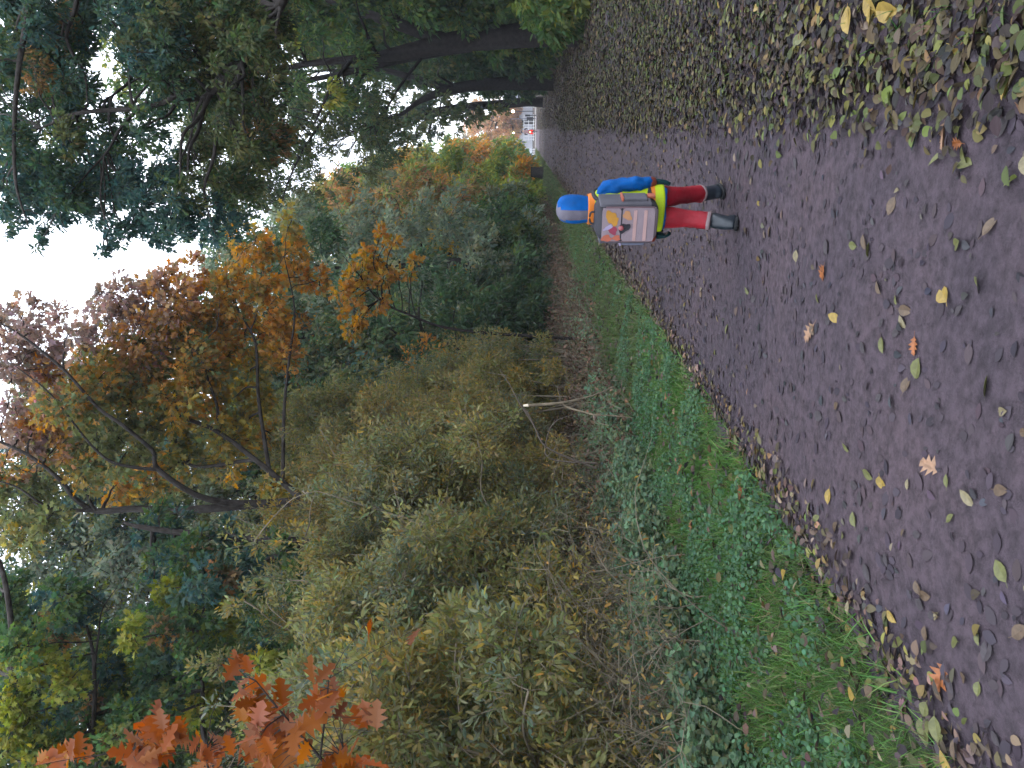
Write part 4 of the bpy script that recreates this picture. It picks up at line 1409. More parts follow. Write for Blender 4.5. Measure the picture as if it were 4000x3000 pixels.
        if lab:
            tag(o, lab, 'leaf', 'fallen leaves lying on the ground')
        else:
            where = 'on the right hand litter' if x > .3 else ('in the drift along the left path edge' if x < -1.75 else 'on the trodden middle of the path')
            nm = {'green': 'one of the dull yellow-green oval leaves', 'gold': 'one of the plain golden oval leaves', 'pale': 'one of the small pale buff leaves',
                  'brown': 'one of the curled brown leaves', 'dark': 'one of the dark wet leaves stuck flat'}[kd]
            wh = {'on the right hand litter': 'right', 'in the drift along the left path edge': 'left', 'on the trodden middle of the path': 'middle'}[where]
            tag(o, nm + ' ' + where, 'leaf', {'green': 'yellow-green', 'gold': 'golden', 'pale': 'buff', 'brown': 'brown', 'dark': 'dark'}[kd] + ' leaves on the ' + wh + ' of the path')


fallen_leaves()
PK = 1.0


# ---- bare twigs of the thicket at the lower left, and the snapped branch
def twig_thicket():
    groups = [((-4.15, 4.3), 'bare arching twigs of a bramble thicket at the lower left corner', 230),
              ((-4.35, 5.6), 'tangle of grey bare stems beside the ivy bank', 200),
              ((-4.6, 7.2), 'sparse bare stems at the foot of the tallest bush', 90),
              ((-4.9, 9.2), 'thin bare stems behind the ivy bank', 70)]
    for (cx, cy_), label, n in groups:
        b = np.array([cx, cy_, float(hgt(cx, cy_))])
        root = empty('bramble_thicket', b, 0, label, 'bush', 'bare twig thickets')
        wd, lv = Wood(), Leaves()
        s = np.stack([RNG.normal(cx, .42, n), RNG.normal(cy_, .6, n), np.zeros(n)], -1)
        s[:, 2] = hgt(s[:, 0], s[:, 1]) - .02
        a = RNG.uniform(0, 6.28, n)
        ln = RNG.uniform(.5, 1.7, n)
        e = s + np.stack([np.cos(a) * ln * .75, np.sin(a) * ln * .75, ln * RNG.uniform(.25, .9, n)], -1)
        m_ = s * .5 + e * .5 + np.stack([np.cos(a) * -.1, np.sin(a) * -.1, ln * RNG.uniform(.15, .5, n)], -1)
        t = np.linspace(0, 1, 9)[None, :, None]
        PL = (1 - t) ** 2 * s[:, None] + 2 * t * (1 - t) * m_[:, None] + t * t * e[:, None]
        PL[:, 1:] += RNG.normal(0, .012, (n, 8, 3))
        wd.add(PL, RNG.uniform(.0018, .0050, n)[:, None] * np.linspace(1.2, .35, 9)[None, :], 5)
        # side twigs
        k = n * 5
        si = RNG.integers(0, n, k)
        ti = RNG.integers(2, 8, k)
        q0 = PL[si, ti]
        q1 = q0 + rand_dir(k) * RNG.uniform(.08, .45, k)[:, None] + [0, 0, .08]
        mid = (q0 + q1) / 2 + RNG.normal(0, .03, (k, 3))
        wd.add(np.stack([q0, mid, q1], 1), np.tile(np.array([.0026, .002, .001]), (k, 1)), 3)
        # a few leaves still hanging
        j = RNG.integers(0, k, k * 2)
        nl = len(j)
        lv.add(LANCE, q1[j] + RNG.normal(0, .06, (nl, 3)), RNG.uniform(.03, .065, nl), nrm(rand_dir(nl) + [0, 0, -.3]), rand_dir(nl), pick(C_OLIVEB, nl, .25), width=1.5)
        wd.build('stems', M_TWIG, root, b)
        lv.build('leaves', M_LEAF, root, b)


twig_thicket()


def snapped_branch():
    D = 7.3
    p = lambda x, y, d=D: np.array(P(x, y, d))
    b = p(2420, 1640, D)
    root = empty('snapped_branch', b, 0, 'pale snapped branch with a white broken end and forked foot standing in the weeds', 'branch')
    wd = Wood()
    wd.one([p(2062, 1583), p(2120, 1580), p(2196, 1573), p(2260, 1560, 7.35), p(2330, 1540, 7.4), p(2400, 1510, 7.5)], [.0145, .0145, .014, .010, .008, .004], 8)
    wd.one([p(2196, 1573), p(2220, 1592), p(2290, 1612, 7.25), p(2330, 1622, 7.2), p(2385, 1623, 7.2), p(2470, 1632, 7.2)], [.010, .010, .009, .008, .006, .005], 7)
    wd.one([p(2318, 1620, 7.2), p(2324, 1645, 7.15), p(2340, 1653, 7.15), p(2380, 1662, 7.1)], [.006, .005, .004, .002], 6)
    wd.one([p(2190, 1573), p(2185, 1545), p(2175, 1510)], [.005, .003, .002], 5)
    wd.build('stem', M_BARK_PALE, root, b)
    we = Wood()
    we.one([p(2044, 1585), p(2064, 1583)], [.011, .0148], 8)
    we.build('broken_end', plain('fresh_wood', (.72, .62, .48), .8), root, b)
    # dark living stems that cross behind it
    D2 = 8.2
    q = lambda x, y, d=D2: np.array(P(x, y, d))
    b2 = q(2160, 1800); 
    r2 = empty('bare_stem_shrub', np.array(b2), 0, 'brown leaning stems crossing behind the snapped branch', 'shrub')
    w2 = Wood()
    w2.one([q(2330, 1830), q(2140, 1750), q(2085, 1660), q(2030, 1575), q(1990, 1500), q(1950, 1440)], [.012, .011, .010, .008, .006, .003], 7)
    w2.one([q(2085, 1660), q(2060, 1610), q(2040, 1590)], [.012, .01, .008], 6)
    w2.one([q(2330, 1810), q(2145, 1790), q(2140, 1700), q(2180, 1640), q(2280, 1610)], [.010, .009, .007, .005, .002], 6)
    w2.build('stems', plain('brown_stem', (.075, .058, .045), .85), r2, b2)


snapped_branch()


def stump():  # made-up stump shape for the dark end of the hedge
    b = np.array([-2.75, 54.5, float(hgt(-2.75, 54.5)) - .05])
    root = empty('hedge_end_stump', b, 0, 'squat dark stump shape standing in for the dark end of the hedge beside the path', 'stump')
    wd = Wood()
    wd.one([b, b + [0, 0, .25], b + [.03, 0, .65], b + [.04, 0, 1.02]], [.50, .38, .35, .34], 14)
    wd.build('trunk', M_BARK, root, b)
    bm = bmesh.new()
    bmesh.ops.create_circle(bm, cap_ends=True, segments=18, radius=.335)
    me = bpy.data.meshes.new('cut_face')
    bm.to_mesh(me)
    bm.free()
    o = link('cut_face', me, plain('old_cut_wood', (.12, .10, .085), .9, .2, .4, 6), root)
    o.location = (.04, 0, 1.02)


stump()


# ------------------------------------------------------------------ the child
def loft(secs, sides=20, cap=True, squash=2.0):
    """closed skin through sections (centre, rx, ry[, tilt axis dir]); squash>2 gives boxier sections"""
    V, F = [], []
    for s in secs:
        c, rx, ry = Vector(s[0]), s[1], s[2]
        zd = Vector(s[3]).normalized() if len(s) > 3 else Vector((0, 0, 1))
        xd = Vector((1, 0, 0))
        xd = (xd - zd * xd.dot(zd)).normalized()
        yd = zd.cross(xd)
        for k in range(sides):
            a = 2 * math.pi * k / sides
            ca, sa = math.cos(a), math.sin(a)
            e = 2 / squash
            px = math.copysign(abs(ca) ** e, ca) * rx
            py = math.copysign(abs(sa) ** e, sa) * ry
            V.append(tuple(c + xd * px + yd * py))
    n = len(secs)
    for i in range(n - 1):
        for k in range(sides):
            a, b = i * sides + k, i * sides + (k + 1) % sides
            F.append((a, b, b + sides, a + sides))
    if cap:
        F.append(tuple(reversed(range(sides))))
        F.append(tuple(range((n - 1) * sides, n * sides)))
    return V, F


def jmesh(name, parts, mats, parent, smooth=True, subsurf=0, wrinkle=0.0, wscale=14):
    """join lofts [(V, F, material index)] into one part"""
    V, F, MI = [], [], []
    for v, f, mi in parts:
        o = len(V)
        V += v
        F += [tuple(i + o for i in q) for q in f]
        MI += [mi] * len(f) if not isinstance(mi, list) else mi
    me = bpy.data.meshes.new(name)
    me.from_pydata(V, [], F)
    for m_ in mats:
        me.materials.append(m_)
    me.polygons.foreach_set('material_index', MI)
    me.polygons.foreach_set('use_smooth', [smooth] * len(F))
    me.update()
    ob = bpy.data.objects.new(name, me)
    COL.objects.link(ob)
    if parent: ob.parent = parent
    if subsurf:
        md = ob.modifiers.new('Subdivision', 'SUBSURF')
        md.levels = md.render_levels = subsurf
    if wrinkle:
        tx = bpy.data.textures.new(name + '_folds', 'CLOUDS')
        tx.noise_scale = 1.0 / wscale
        md = ob.modifiers.new('Folds', 'DISPLACE')
        md.texture = tx
        md.strength = wrinkle
        md.mid_level = .5
        md.texture_coords = 'LOCAL'
    return ob


def skin_figure(name, joints, edges, mat, parent, levels=2):
    """one continuous surface grown round a skeleton: joints {key: (pos, rx, ry)}"""
    keys = list(joints)
    me = bpy.data.meshes.new(name)
    me.from_pydata([joints[k][0] for k in keys], [(keys.index(a), keys.index(b)) for a, b in edges], [])
    me.materials.append(mat)
    ob = bpy.data.objects.new(name, me)
    COL.objects.link(ob)
    ob.parent = parent
    md = ob.modifiers.new('Skin', 'SKIN')
    md.use_smooth_shade = True
    for i, k in enumerate(keys):
        sv = me.skin_vertices[0].data[i]
        sv.radius = joints[k][1:3]
        sv.use_root = (i == 0)
    s = ob.modifiers.new('Subdivision', 'SUBSURF')
    s.levels = s.render_levels = levels
    return ob


def box(bm, c, s, rz=0, bev=0):
    r = bmesh.ops.create_cube(bm, size=1.0)
    vs = r['verts']
    mt = Matrix.Translation(Vector(c)) @ Matrix.Rotation(rz, 4, 'Z') @ Matrix.Diagonal((s[0], s[1], s[2], 1))
    bmesh.ops.transform(bm, matrix=mt, verts=vs)
    if bev:
        es = list({e for v in vs for e in v.link_edges})
        bmesh.ops.bevel(bm, geom=es, offset=bev, segments=3, affect='EDGES', profile=.6)


def bm_obj(name, bm, mat, parent=None, smooth=False):
    me = bpy.data.meshes.new(name)
    bm.to_mesh(me)
    bm.free()
    if smooth:
        me.polygons.foreach_set('use_smooth', [True] * len(me.polygons))
    return link(name, me, mat, parent)


PK = .55
CH_RZ = R(-13)
CH = G(2880, 816)
CH = Vector((CH.x, CH.y, 0)) - _H * .03
CH_S = .995


def child():
    zg = float(surf(CH.x, CH.y)) + .004
    root = empty('person', (CH.x, CH.y, zg), CH_RZ, 'child in blue hooded jacket, high-visibility vest and red trousers walking away along the path', 'person')
    root.scale = (CH_S,) * 3
    skin = plain('skin', (.50, .31, .23), .55, .4, .08, 20)
    blue = plain('jacket_blue', (.001, .125, .47), .7, .12, .22, 9, .25, 30)
    grey = plain('hood_grey', (.17, .155, .20), .6, .3, .15, 10, .2, 40)
    red = plain('trouser_red', (.40, .011, .026), .6, .3, .25, 8, .3, 26)
    hem = plain('hem_grey', (.34, .25, .26), .8, .2, .2, 20)
    boot = plain('boot_rubber', (.020, .030, .042), .35, .5, .25, 9)
    sole = plain('boot_sole', (.012, .013, .016), .8, .3)
    glove = plain('glove_teal', (.008, .045, .050), .85, .15, .3, 18)
    hiv = plain('vest_yellow', (.60, .80, .008), .6, .3, .08, 9)
    ora = plain('vest_orange', (.95, .27, .03), .6, .3, .10, 9)
    rust = plain('cuff_rust', (.26, .05, .03), .7, .3, .2)

    # joints (local: +Y is the walking direction)
    hipL, hipR = (-.065, .01, .55), (.065, .02, .55)
    knL, knR = (-.072, -.005, .31), (.030, .19, .325)
    anL, anR = (-.074, -.085, .085), (-.002, .34, .097)
    shL, shR = (-.130, 0, .905), (.130, 0, .905)
    elL, elR = (-.19, .0, .70), (.178, -.03, .70)
    wrL, wrR = (-.205, .02, .53), (.165, .03, .565)
    J = {'pelvis': ((0, .01, .56), .095, .075), 'waist': ((0, .015, .66), .088, .066), 'chest': ((0, .0, .82), .10, .07), 'neck': ((0, 0, .95), .042, .042),
         'jaw': ((0, .012, 1.015), .055, .06), 'skull': ((0, .005, 1.09), .068, .078), 'crown': ((0, -.002, 1.145), .045, .055),
         'nose': ((0, .085, 1.055), .012, .012),
         'earL': ((-.072, 0, 1.07), .014, .018), 'earR': ((.072, 0, 1.07), .014, .018)}
    E = [('pelvis', 'waist'), ('waist', 'chest'), ('chest', 'neck'), ('neck', 'jaw'), ('jaw', 'skull'), ('skull', 'crown'), ('skull', 'nose'), ('skull', 'earL'), ('skull', 'earR')]
    for s_, hip, kn, an, sh, el, wr in (('L', hipL, knL, anL, shL, elL, wrL), ('R', hipR, knR, anR, shR, elR, wrR)):
        toe = (an[0], an[1] + .12, an[2] - .055 if s_ == 'L' else an[2] - .06)
        J.update({'hip' + s_: (hip, .062, .062), 'kn' + s_: (kn, .043, .043), 'an' + s_: (an, .028, .028), 'toe' + s_: (toe, .022, .02),
                  'sh' + s_: (sh, .036, .036), 'el' + s_: (el, .027, .027), 'wr' + s_: (wr, .019, .019)})
        E += [('pelvis', 'hip' + s_), ('hip' + s_, 'kn' + s_), ('kn' + s_, 'an' + s_), ('an' + s_, 'toe' + s_), ('chest', 'sh' + s_), ('sh' + s_, 'el' + s_), ('el' + s_, 'wr' + s_)]
        sg = -1 if s_ == 'L' else 1
        w_ = Vector(wr)
        palm = w_ + Vector((sg * .002, .012, -.045))
        J['palm' + s_] = (tuple(palm), .021, .013)
        E.append(('wr' + s_, 'palm' + s_))
        for k, (dy, ln) in enumerate(((.019, .042), (.007, .048), (-.006, .044), (-.017, .034))):
            b_ = palm + Vector((0, dy, -.022))
            t_ = b_ + Vector((-sg * .012, .006, -ln))
            J['f%d%s' % (k, s_)] = (tuple(b_), .0072, .0072)
            J['t%d%s' % (k, s_)] = (tuple(t_), .006, .006)
            E += [('palm' + s_, 'f%d%s' % (k, s_)), ('f%d%s' % (k, s_), 't%d%s' % (k, s_))]
        J['th' + s_] = (tuple(palm + Vector((-sg * .012, .032, -.004))), .0075, .0075)
        J['tt' + s_] = (tuple(palm + Vector((-sg * .016, .040, -.028))), .006, .006)
        E += [('palm' + s_, 'th' + s_), ('th' + s_, 'tt' + s_)]
    skin_figure('body', J, E, skin, root, 2)

    # face details (the face looks down the path)
    bm = bmesh.new()
    for sx in (-.028, .028):
        bmesh.ops.create_uvsphere(bm, u_segments=10, v_segments=8, radius=.011, matrix=Matrix.Translation((sx, .076, 1.082)))
    bm_obj('eyes', bm, plain('eye', (.06, .05, .05), .2, .5), root, True)
    bm = bmesh.new()
    bmesh.ops.create_uvsphere(bm, u_segments=12, v_segments=8, radius=.018, matrix=Matrix.Translation((0, .066, 1.022)) @ Matrix.Diagonal((1, .5, .35, 1)))
    bm_obj('mouth', bm, plain('lip', (.40, .13, .12), .5), root, True)
    V, F = loft([((0, .0, 1.06), .074, .078), ((0, -.004, 1.11), .076, .082), ((0, -.004, 1.155), .055, .062), ((0, -.002, 1.172), .018, .02)], 18)
    jmesh('hair', [(V, F, 0)], [plain('hair', (.10, .065, .035), .7)], root, subsurf=1)

    # legs of the trousers
    def leg(hip, kn, an, bent):
        h, k, a = Vector(hip), Vector(kn), Vector(an)
        d1, d2 = (h - k).normalized(), (k - a).normalized()
        s = [(a + d2 * .095, .058, .060, d2), (a + d2 * .105, .062, .064, d2), (a + d2 * .13, .060, .062, d2), (a + d2 * .17, .056, .058, d2)]
        s += [(k - d2 * .03, .058, .060, d2), (k + d1 * .03, .062, .062, (d1 + d2) / 2), (k.lerp(h, .45), .069, .070, d1), (h, .080, .082, d1), (h + Vector((0, 0, .06)), .08, .085)]
        return loft(s, 18)
    pl, pr = leg(hipL, knL, anL, 0), leg(hipR, knR, anR, 1)
    seat = loft([((0, .01, .49), .11, .085), ((0, .01, .55), .128, .098), ((0, .01, .62), .125, .095)], 20)
    jmesh('trousers', [(pl[0], pl[1], 0), (pr[0], pr[1], 0), (seat[0], seat[1], 0)], [red], root, subsurf=1, wrinkle=.016, wscale=16)
    for an, kn in ((anL, knL), (anR, knR)):
        a, k = Vector(an), Vector(kn)
        d = (k - a).normalized()
        V, F = loft([(a + d * .082, .060, .062, d), (a + d * .090, .064, .066, d), (a + d * .108, .065, .067, d), (a + d * .114, .061, .063, d)], 18)
        jmesh('trouser_cuff', [(V, F, 0)], [hem], root, subsurf=1)
    # rubber boots
    for an, kn, pitch in ((anL, knL, -.30), (anR, knR, .10)):
        a, k = Vector(an), Vector(kn)
        d = (k - a).normalized()
        bo = empty('boot', a, 0)
        bo.parent = root
        low = -.082
        shaft = [(d * .115, .053, .056, d), (d * .06, .051, .054, d), (d * .0, .047, .056, d), ((0, .012, -.035), .045, .066), ((0, .028, -.062), .044, .082), ((0, .030, -.078), .044, .086)]
        V, F = loft([(tuple(Vector(s[0])),) + tuple(s[1:]) for s in reversed(shaft)], 18, squash=2.3)
        toe = loft([((0, .05, -.076), .041, .07), ((0, .055, -.05), .042, .066), ((0, .05, -.03), .034, .048), ((0, .04, -.018), .02, .025)], 16)
        me_o = jmesh('shaft', [(V, F, 0), (toe[0], toe[1], 0)], [boot], bo, subsurf=1)
        V, F = loft([((0, .032, -.096), .045, .092), ((0, .032, -.092), .048, .096), ((0, .032, -.078), .048, .096), ((0, .032, -.074), .045, .092)], 20, squash=2.4)
        jmesh('sole', [(V, F, 0)], [sole], bo)
        bo.rotation_euler = (pitch, 0, 0)

    # jacket
    torso = loft([((0, .01, .475), .150, .118), ((0, .01, .49), .154, .122), ((0, .012, .56), .150, .116), ((0, .01, .66), .138, .104), ((0, .005, .78), .142, .106),
                  ((0, 0, .87), .140, .100), ((0, 0, .925), .118, .086), ((0, .0, .965), .075, .068)], 24, squash=2.3)
    def arm(sh, el, wr, sg):
        s, e, w2 = Vector(sh), Vector(el), Vector(wr)
        d1, d2 = (s - e).normalized(), (e - w2).normalized()
        return loft([(w2 + d2 * .0, .036, .036, d2), (w2 + d2 * .03, .041, .041, d2), (w2.lerp(e, .5), .045, .046, d2), (e - d2 * .02, .047, .048, d2), (e + d1 * .03, .049, .051, (d1 + d2) / 2),
                     (e.lerp(s, .55), .053, .057, d1), (s - d1 * .01, .058, .066, d1), (s + Vector((-sg * .05, 0, .035)), .05, .062, d1)], 16)
    al, ar = arm(shL, elL, wrL, -1), arm(shR, elR, wrR, 1)
    jk = jmesh('jacket', [(torso[0], torso[1], 0), (al[0], al[1], 0), (ar[0], ar[1], 0)], [blue], root, subsurf=2, wrinkle=.030, wscale=18)
    for wr, el in ((wrL, elL), (wrR, elR)):
        a, k = Vector(wr), Vector(el)
        d = (k - a).normalized()
        V, F = loft([(a - d * .012, .038, .038, d), (a, .0425, .0425, d), (a + d * .035, .0445, .0445, d), (a + d * .045, .042, .042, d)], 16)
        jmesh('jacket_cuff', [(V, F, 0)], [rust], root, subsurf=1)
    # hood with a grey middle panel
    hs = [((0, -.012, .955), .088, .085), ((0, -.020, .99), .084, .092), ((0, -.018, 1.04), .094, .104), ((0, -.014, 1.10), .100, .108), ((0, -.012, 1.155), .095, .100),
          ((0, -.010, 1.192), .076, .080), ((0, -.008, 1.208), .045, .048), ((0, -.008, 1.213), .012, .014)]
    V, F = loft(hs, 24)
    F = [f for f in F if len(f) == 4]
    # open the front of the hood, and colour the middle panel
    keep, mi = [], []
    for f in F:
        c = sum((Vector(V[i]) for i in f), Vector()) / 4
        if c.y > .035 and 1.0 < c.z < 1.165 and abs(c.x) < .075:
            continue
        keep.append(f)
        mi.append(1 if (abs(c.x + .010) < .042 and c.y < .06) else 0)
    hd = jmesh('hood', [(V, keep, mi)], [blue, grey], jk, subsurf=2, wrinkle=.010, wscale=16)
    so_ = hd.modifiers.new('Solidify', 'SOLIDIFY')
    so_.thickness = .008
    # vest over the jacket
    vs = [((0, .01, .495), .160, .130), ((0, .01, .515), .163, .134), ((0, .01, .56), .161, .130), ((0, .01, .60), .156, .124), ((0, .01, .66), .149, .116), ((0, .005, .78), .150, .116),
          ((0, 0, .87), .148, .110), ((0, 0, .935), .130, .102), ((0, -.006, .960), .110, .100), ((0, -.010, .985), .103, .102), ((0, -.012, 1.004), .100, .103)]
    V, F = loft(vs, 28, squash=2.3, cap=False)
    mi = []
    for f in F:
        z = sum(V[i][2] for i in f) / 4
        mi.append(1 if (z > .948 or .575 < z < .62) else 0)
    ve = jmesh('vest', [(V, F, mi)], [hiv, ora], root, subsurf=1, wrinkle=.008, wscale=12)
    sv = ve.modifiers.new('Solidify', 'SOLIDIFY')
    sv.thickness = .004
    # gloves: separate fingers, slightly curled
    for s_, wr, el, sg in (('L', wrL, elL, -1), ('R', wrR, elR, 1)):
        w2 = Vector(wr)
        palm = w2 + Vector((sg * .002, .012, -.045))
        GJ = {'palm': (tuple(palm), .030, .021), 'wrist': (tuple(w2 + Vector((0, 0, .01))), .032, .030)}
        GE = [('palm', 'wrist')]
        for k, (dy, ln) in enumerate(((.025, .046), (.009, .054), (-.008, .050), (-.023, .040))):
            b_ = palm + Vector((0, dy, -.026))
            m_ = b_ + Vector((-sg * .004, .004, -ln * .5))
            t_ = b_ + Vector((-sg * .016, .006, -ln))
            GJ['b%d' % k] = (tuple(b_), .0115, .0115)
            GJ['m%d' % k] = (tuple(m_), .0105, .0105)
            GJ['t%d' % k] = (tuple(t_), .009, .009)
            GE += [('palm', 'b%d' % k), ('b%d' % k, 'm%d' % k), ('m%d' % k, 't%d' % k)]
        GJ['u'] = (tuple(palm + Vector((-sg * .014, .036, -.004))), .0115, .0115)
        GJ['v'] = (tuple(palm + Vector((-sg * .018, .046, -.032))), .009, .009)
        GE += [('palm', 'u'), ('u', 'v')]
        skin_figure('glove', GJ, GE, glove, root, 1)
    return root


child()


def backpack():
    zg = float(surf(CH.x, CH.y)) + .004
    root = empty('school_backpack', (CH.x, CH.y, zg), CH_RZ, 'boxy grey school backpack with colourful motifs and pinkish stripes on the child\'s back', 'backpack')
    root.scale = (CH_S,) * 3
    lilac = plain('bag_lilac_grey', (.36, .28, .315), .6, .3, .15, 6, .15, 60)
    dark = plain('bag_dark', (.035, .034, .045), .7, .3, .2, 8, .2, 60)
    side = plain('bag_side_grey', (.13, .125, .15), .7, .3, .3, 5)
    pink = plain('bag_stripe', (.60, .38, .36), .5, .4, .08, 10)
    yel = plain('bag_motif_yellow', (.62, .30, .04), .6, .3, .15, 10)
    wht = plain('bag_motif_pale', (.46, .40, .60), .6, .3, .12, 10)
    red = plain('bag_motif_red', (.36, .05, .10), .6, .3, .15, 10)
    org = plain('bag_motif_orange', (.62, .17, .10), .6, .3, .15, 10)
    bl = plain('bag_pocket_blue', (.22, .24, .34), .6, .3, .15, 10)
    buck = plain('buckle_red', (.50, .12, .13), .4, .5)
    yb, yf, zc, hh, ww = -.322, -.095, .768, .40, .235     # back face, front face, middle height, height, width
    tiltm = Matrix.Rotation(R(-3), 4, 'X')
    # shell: rounded box made of a loft with squarish sections, standing upright
    z0, z1 = zc - hh / 2, zc + hh / 2
    yc = (yb + yf) / 2
    secs = [((0, yc, z0), ww / 2 - .020, .090), ((0, yc, z0 + .012), ww / 2 - .006, .102), ((0, yc, z0 + .035), ww / 2, .106), ((0, yc, zc), ww / 2, .106),
            ((0, yc, z1 - .10), ww / 2, .104), ((0, yc + .008, z1 - .045), ww / 2 - .004, .096), ((0, yc + .018, z1 - .014), ww / 2 - .014, .082), ((0, yc + .026, z1), ww / 2 - .04, .058)]
    V, F = loft(secs, 32, squash=5.0)
    mi = []
    for f in F:
        c = sum((Vector(V[i]) for i in f), Vector()) / len(f)
        mi.append(1 if c.y > yb + .03 else 0)
    jmesh('shell', [(V, F, mi)], [lilac, dark], root, smooth=True)
    # lid with its own rim
    def face_patch(name, pts, mat, th=.004, off=.0, par=root):
        """flat shape sewn on the back face: pts in (x, z)"""
        bm = bmesh.new()
        y = yb - off + .0
        vs = [bm.verts.new((x, y, z)) for x, z in pts]
        f = bm.faces.new(vs)
        r = bmesh.ops.extrude_face_region(bm, geom=[f])
        for g in r['geom']:
            if isinstance(g, bmesh.types.BMVert):
                g.co.y -= th
        bmesh.ops.recalc_face_normals(bm, faces=bm.faces)
        return bm_obj(name, bm, mat, par)
    def rrect(cx, cz, w2, h2, r=.02, n=5):
        P_ = []
        for sx, sz, a0 in ((1, 1, 0), (-1, 1, 90), (-1, -1, 180), (1, -1, 270)):
            for k in range(n + 1):
                a = R(a0 + 90 * k / n)
                P_.append((cx + sx * (w2 / 2 - r) + r * math.cos(a), cz + sz * (h2 / 2 - r) + r * math.sin(a)))
        return P_
    def blob(cx, cz, rx, rz, seed, n=22, ang=0):
        P_ = []
        for k in range(n):
            a = 2 * math.pi * k / n
            q = 1 + .16 * math.sin(3 * a + seed) + .09 * math.sin(5 * a + 2 * seed)
            x, z = rx * q * math.cos(a), rz * q * math.sin(a)
            P_.append((cx + x * math.cos(ang) - z * math.sin(ang), cz + x * math.sin(ang) + z * math.cos(ang)))
        return P_
    zs = zc + .038      # seam between lid and front pocket
    lid = face_patch('lid', rrect(0, (zs + z1 - .035) / 2, ww - .018, z1 - .035 - zs - .006, .022), lilac, .008, .001)
    pocket = face_patch('front_pocket', rrect(0, (z0 + .022 + zs) / 2, ww - .014, zs - z0 - .030, .02), lilac, .010, .001)
    face_patch('seam', rrect(0, zs, ww - .012, .009, .004, 3), dark, .0105, .0005)
    # piping round the face
    for sx in (-1, 1):
        face_patch('piping', rrect(sx * (ww / 2 - .005), (z0 + z1 - .05) / 2 + .01, .011, hh - .09, .005, 3), plain('piping_pinkish', (.20, .12, .14), .6), .011, -.004)
    face_patch('motif', blob(.055, z1 - .092, .040, .033, 1.0, ang=.5), yel, .0025, .009, lid)
    face_patch('motif', blob(.020, z1 - .120, .030, .020, 2.2, ang=-.4), yel, .0027, .0092, lid)
    face_patch('motif', blob(-.018, z1 - .078, .013, .032, 3.0, ang=.5), wht, .0030, .009, lid)
    face_patch('motif', blob(-.036, z1 - .108, .032, .026, .4, ang=.9), red, .0024, .009, lid)
    face_patch('motif', blob(-.090, z1 - .070, .022, .032, 1.9), org, .0026, .009, lid)
    face_patch('motif', blob(-.088, z1 - .135, .018, .026, 2.6), org, .0026, .009, lid)
    face_patch('motif', blob(.062, zs - .036, .034, .024, 4.0, ang=.6), plain('bag_motif_ochre', (.55, .27, .12), .6), .0025, .011, pocket)
    for k in (0, 1):
        face_patch('reflective_stripe', rrect(-.004, zs - .086 - k * .066, ww - .032, .021, .004, 3), pink, .003, .0112, pocket)
    # buckle in the middle
    bk = face_patch('buckle_plate', blob(-.020, zs - .018, .026, .040, .9, ang=.5), dark, .012, .010)
    bm = bmesh.new()
    bmesh.ops.create_uvsphere(bm, u_segments=16, v_segments=10, radius=.017, matrix=Matrix.Translation((-.016, yb - .026, zs + .002)) @ Matrix.Diagonal((1, .55, 1.05, 1)))
    bm_obj('buckle_button', bm, buck, bk, True)
    # side panels and pockets
    for sx in (-1, 1):
        bm = bmesh.new()
        box(bm, (sx * (ww / 2 + .004), yc, zc + .01), (.024, .205, hh - .07), 0, .008)
        bm_obj('side_panel', bm, side, root)
        bm = bmesh.new()
        box(bm, (sx * (ww / 2 + (.020 if sx > 0 else .026)), yc + .005, zc - .055), (.032 if sx > 0 else .046, .120, .155), 0, .012)
        bm_obj('side_pocket', bm, side if sx > 0 else bl, root)
        bm = bmesh.new()
        box(bm, (sx * (ww / 2 + (.022 if sx > 0 else .028)), yc + .005, zc + .028), (.034 if sx > 0 else .048, .124, .014), 0, .005)
        bm_obj('pocket_rim', bm, org if sx > 0 else wht, root)
    bm = bmesh.new()
    box(bm, (ww / 2 + .020, yc + .045, zc - .165), (.020, .060, .05), 0, .007)
    bm_obj('side_badge', bm, org, root)
    # straps over the shoulders, hip strap and carrying handle
    for sx in (-1, 1):
        w2 = Wood()
        w2.one([(sx * .085, yf - .01, .93), (sx * .100, -.06, .962), (sx * .108, .02, .962), (sx * .108, .09, .915), (sx * .11, .125, .82), (sx * .135, .11, .68), (sx * .150, .03, .60), (sx * .125, yf, .60)],
               [.014] * 8, 8, 4)
        o = w2.build('shoulder_strap', dark, root)
    w2 = Wood()
    w2.one([(-.04, yc + .02, z1 - .004), (-.035, yc + .02, z1 + .024), (0, yc + .02, z1 + .032), (.035, yc + .02, z1 + .024), (.04, yc + .02, z1 - .004)], [.007] * 5, 8, 4)
    w2.build('carry_handle', dark, root)


backpack()


PK = .9
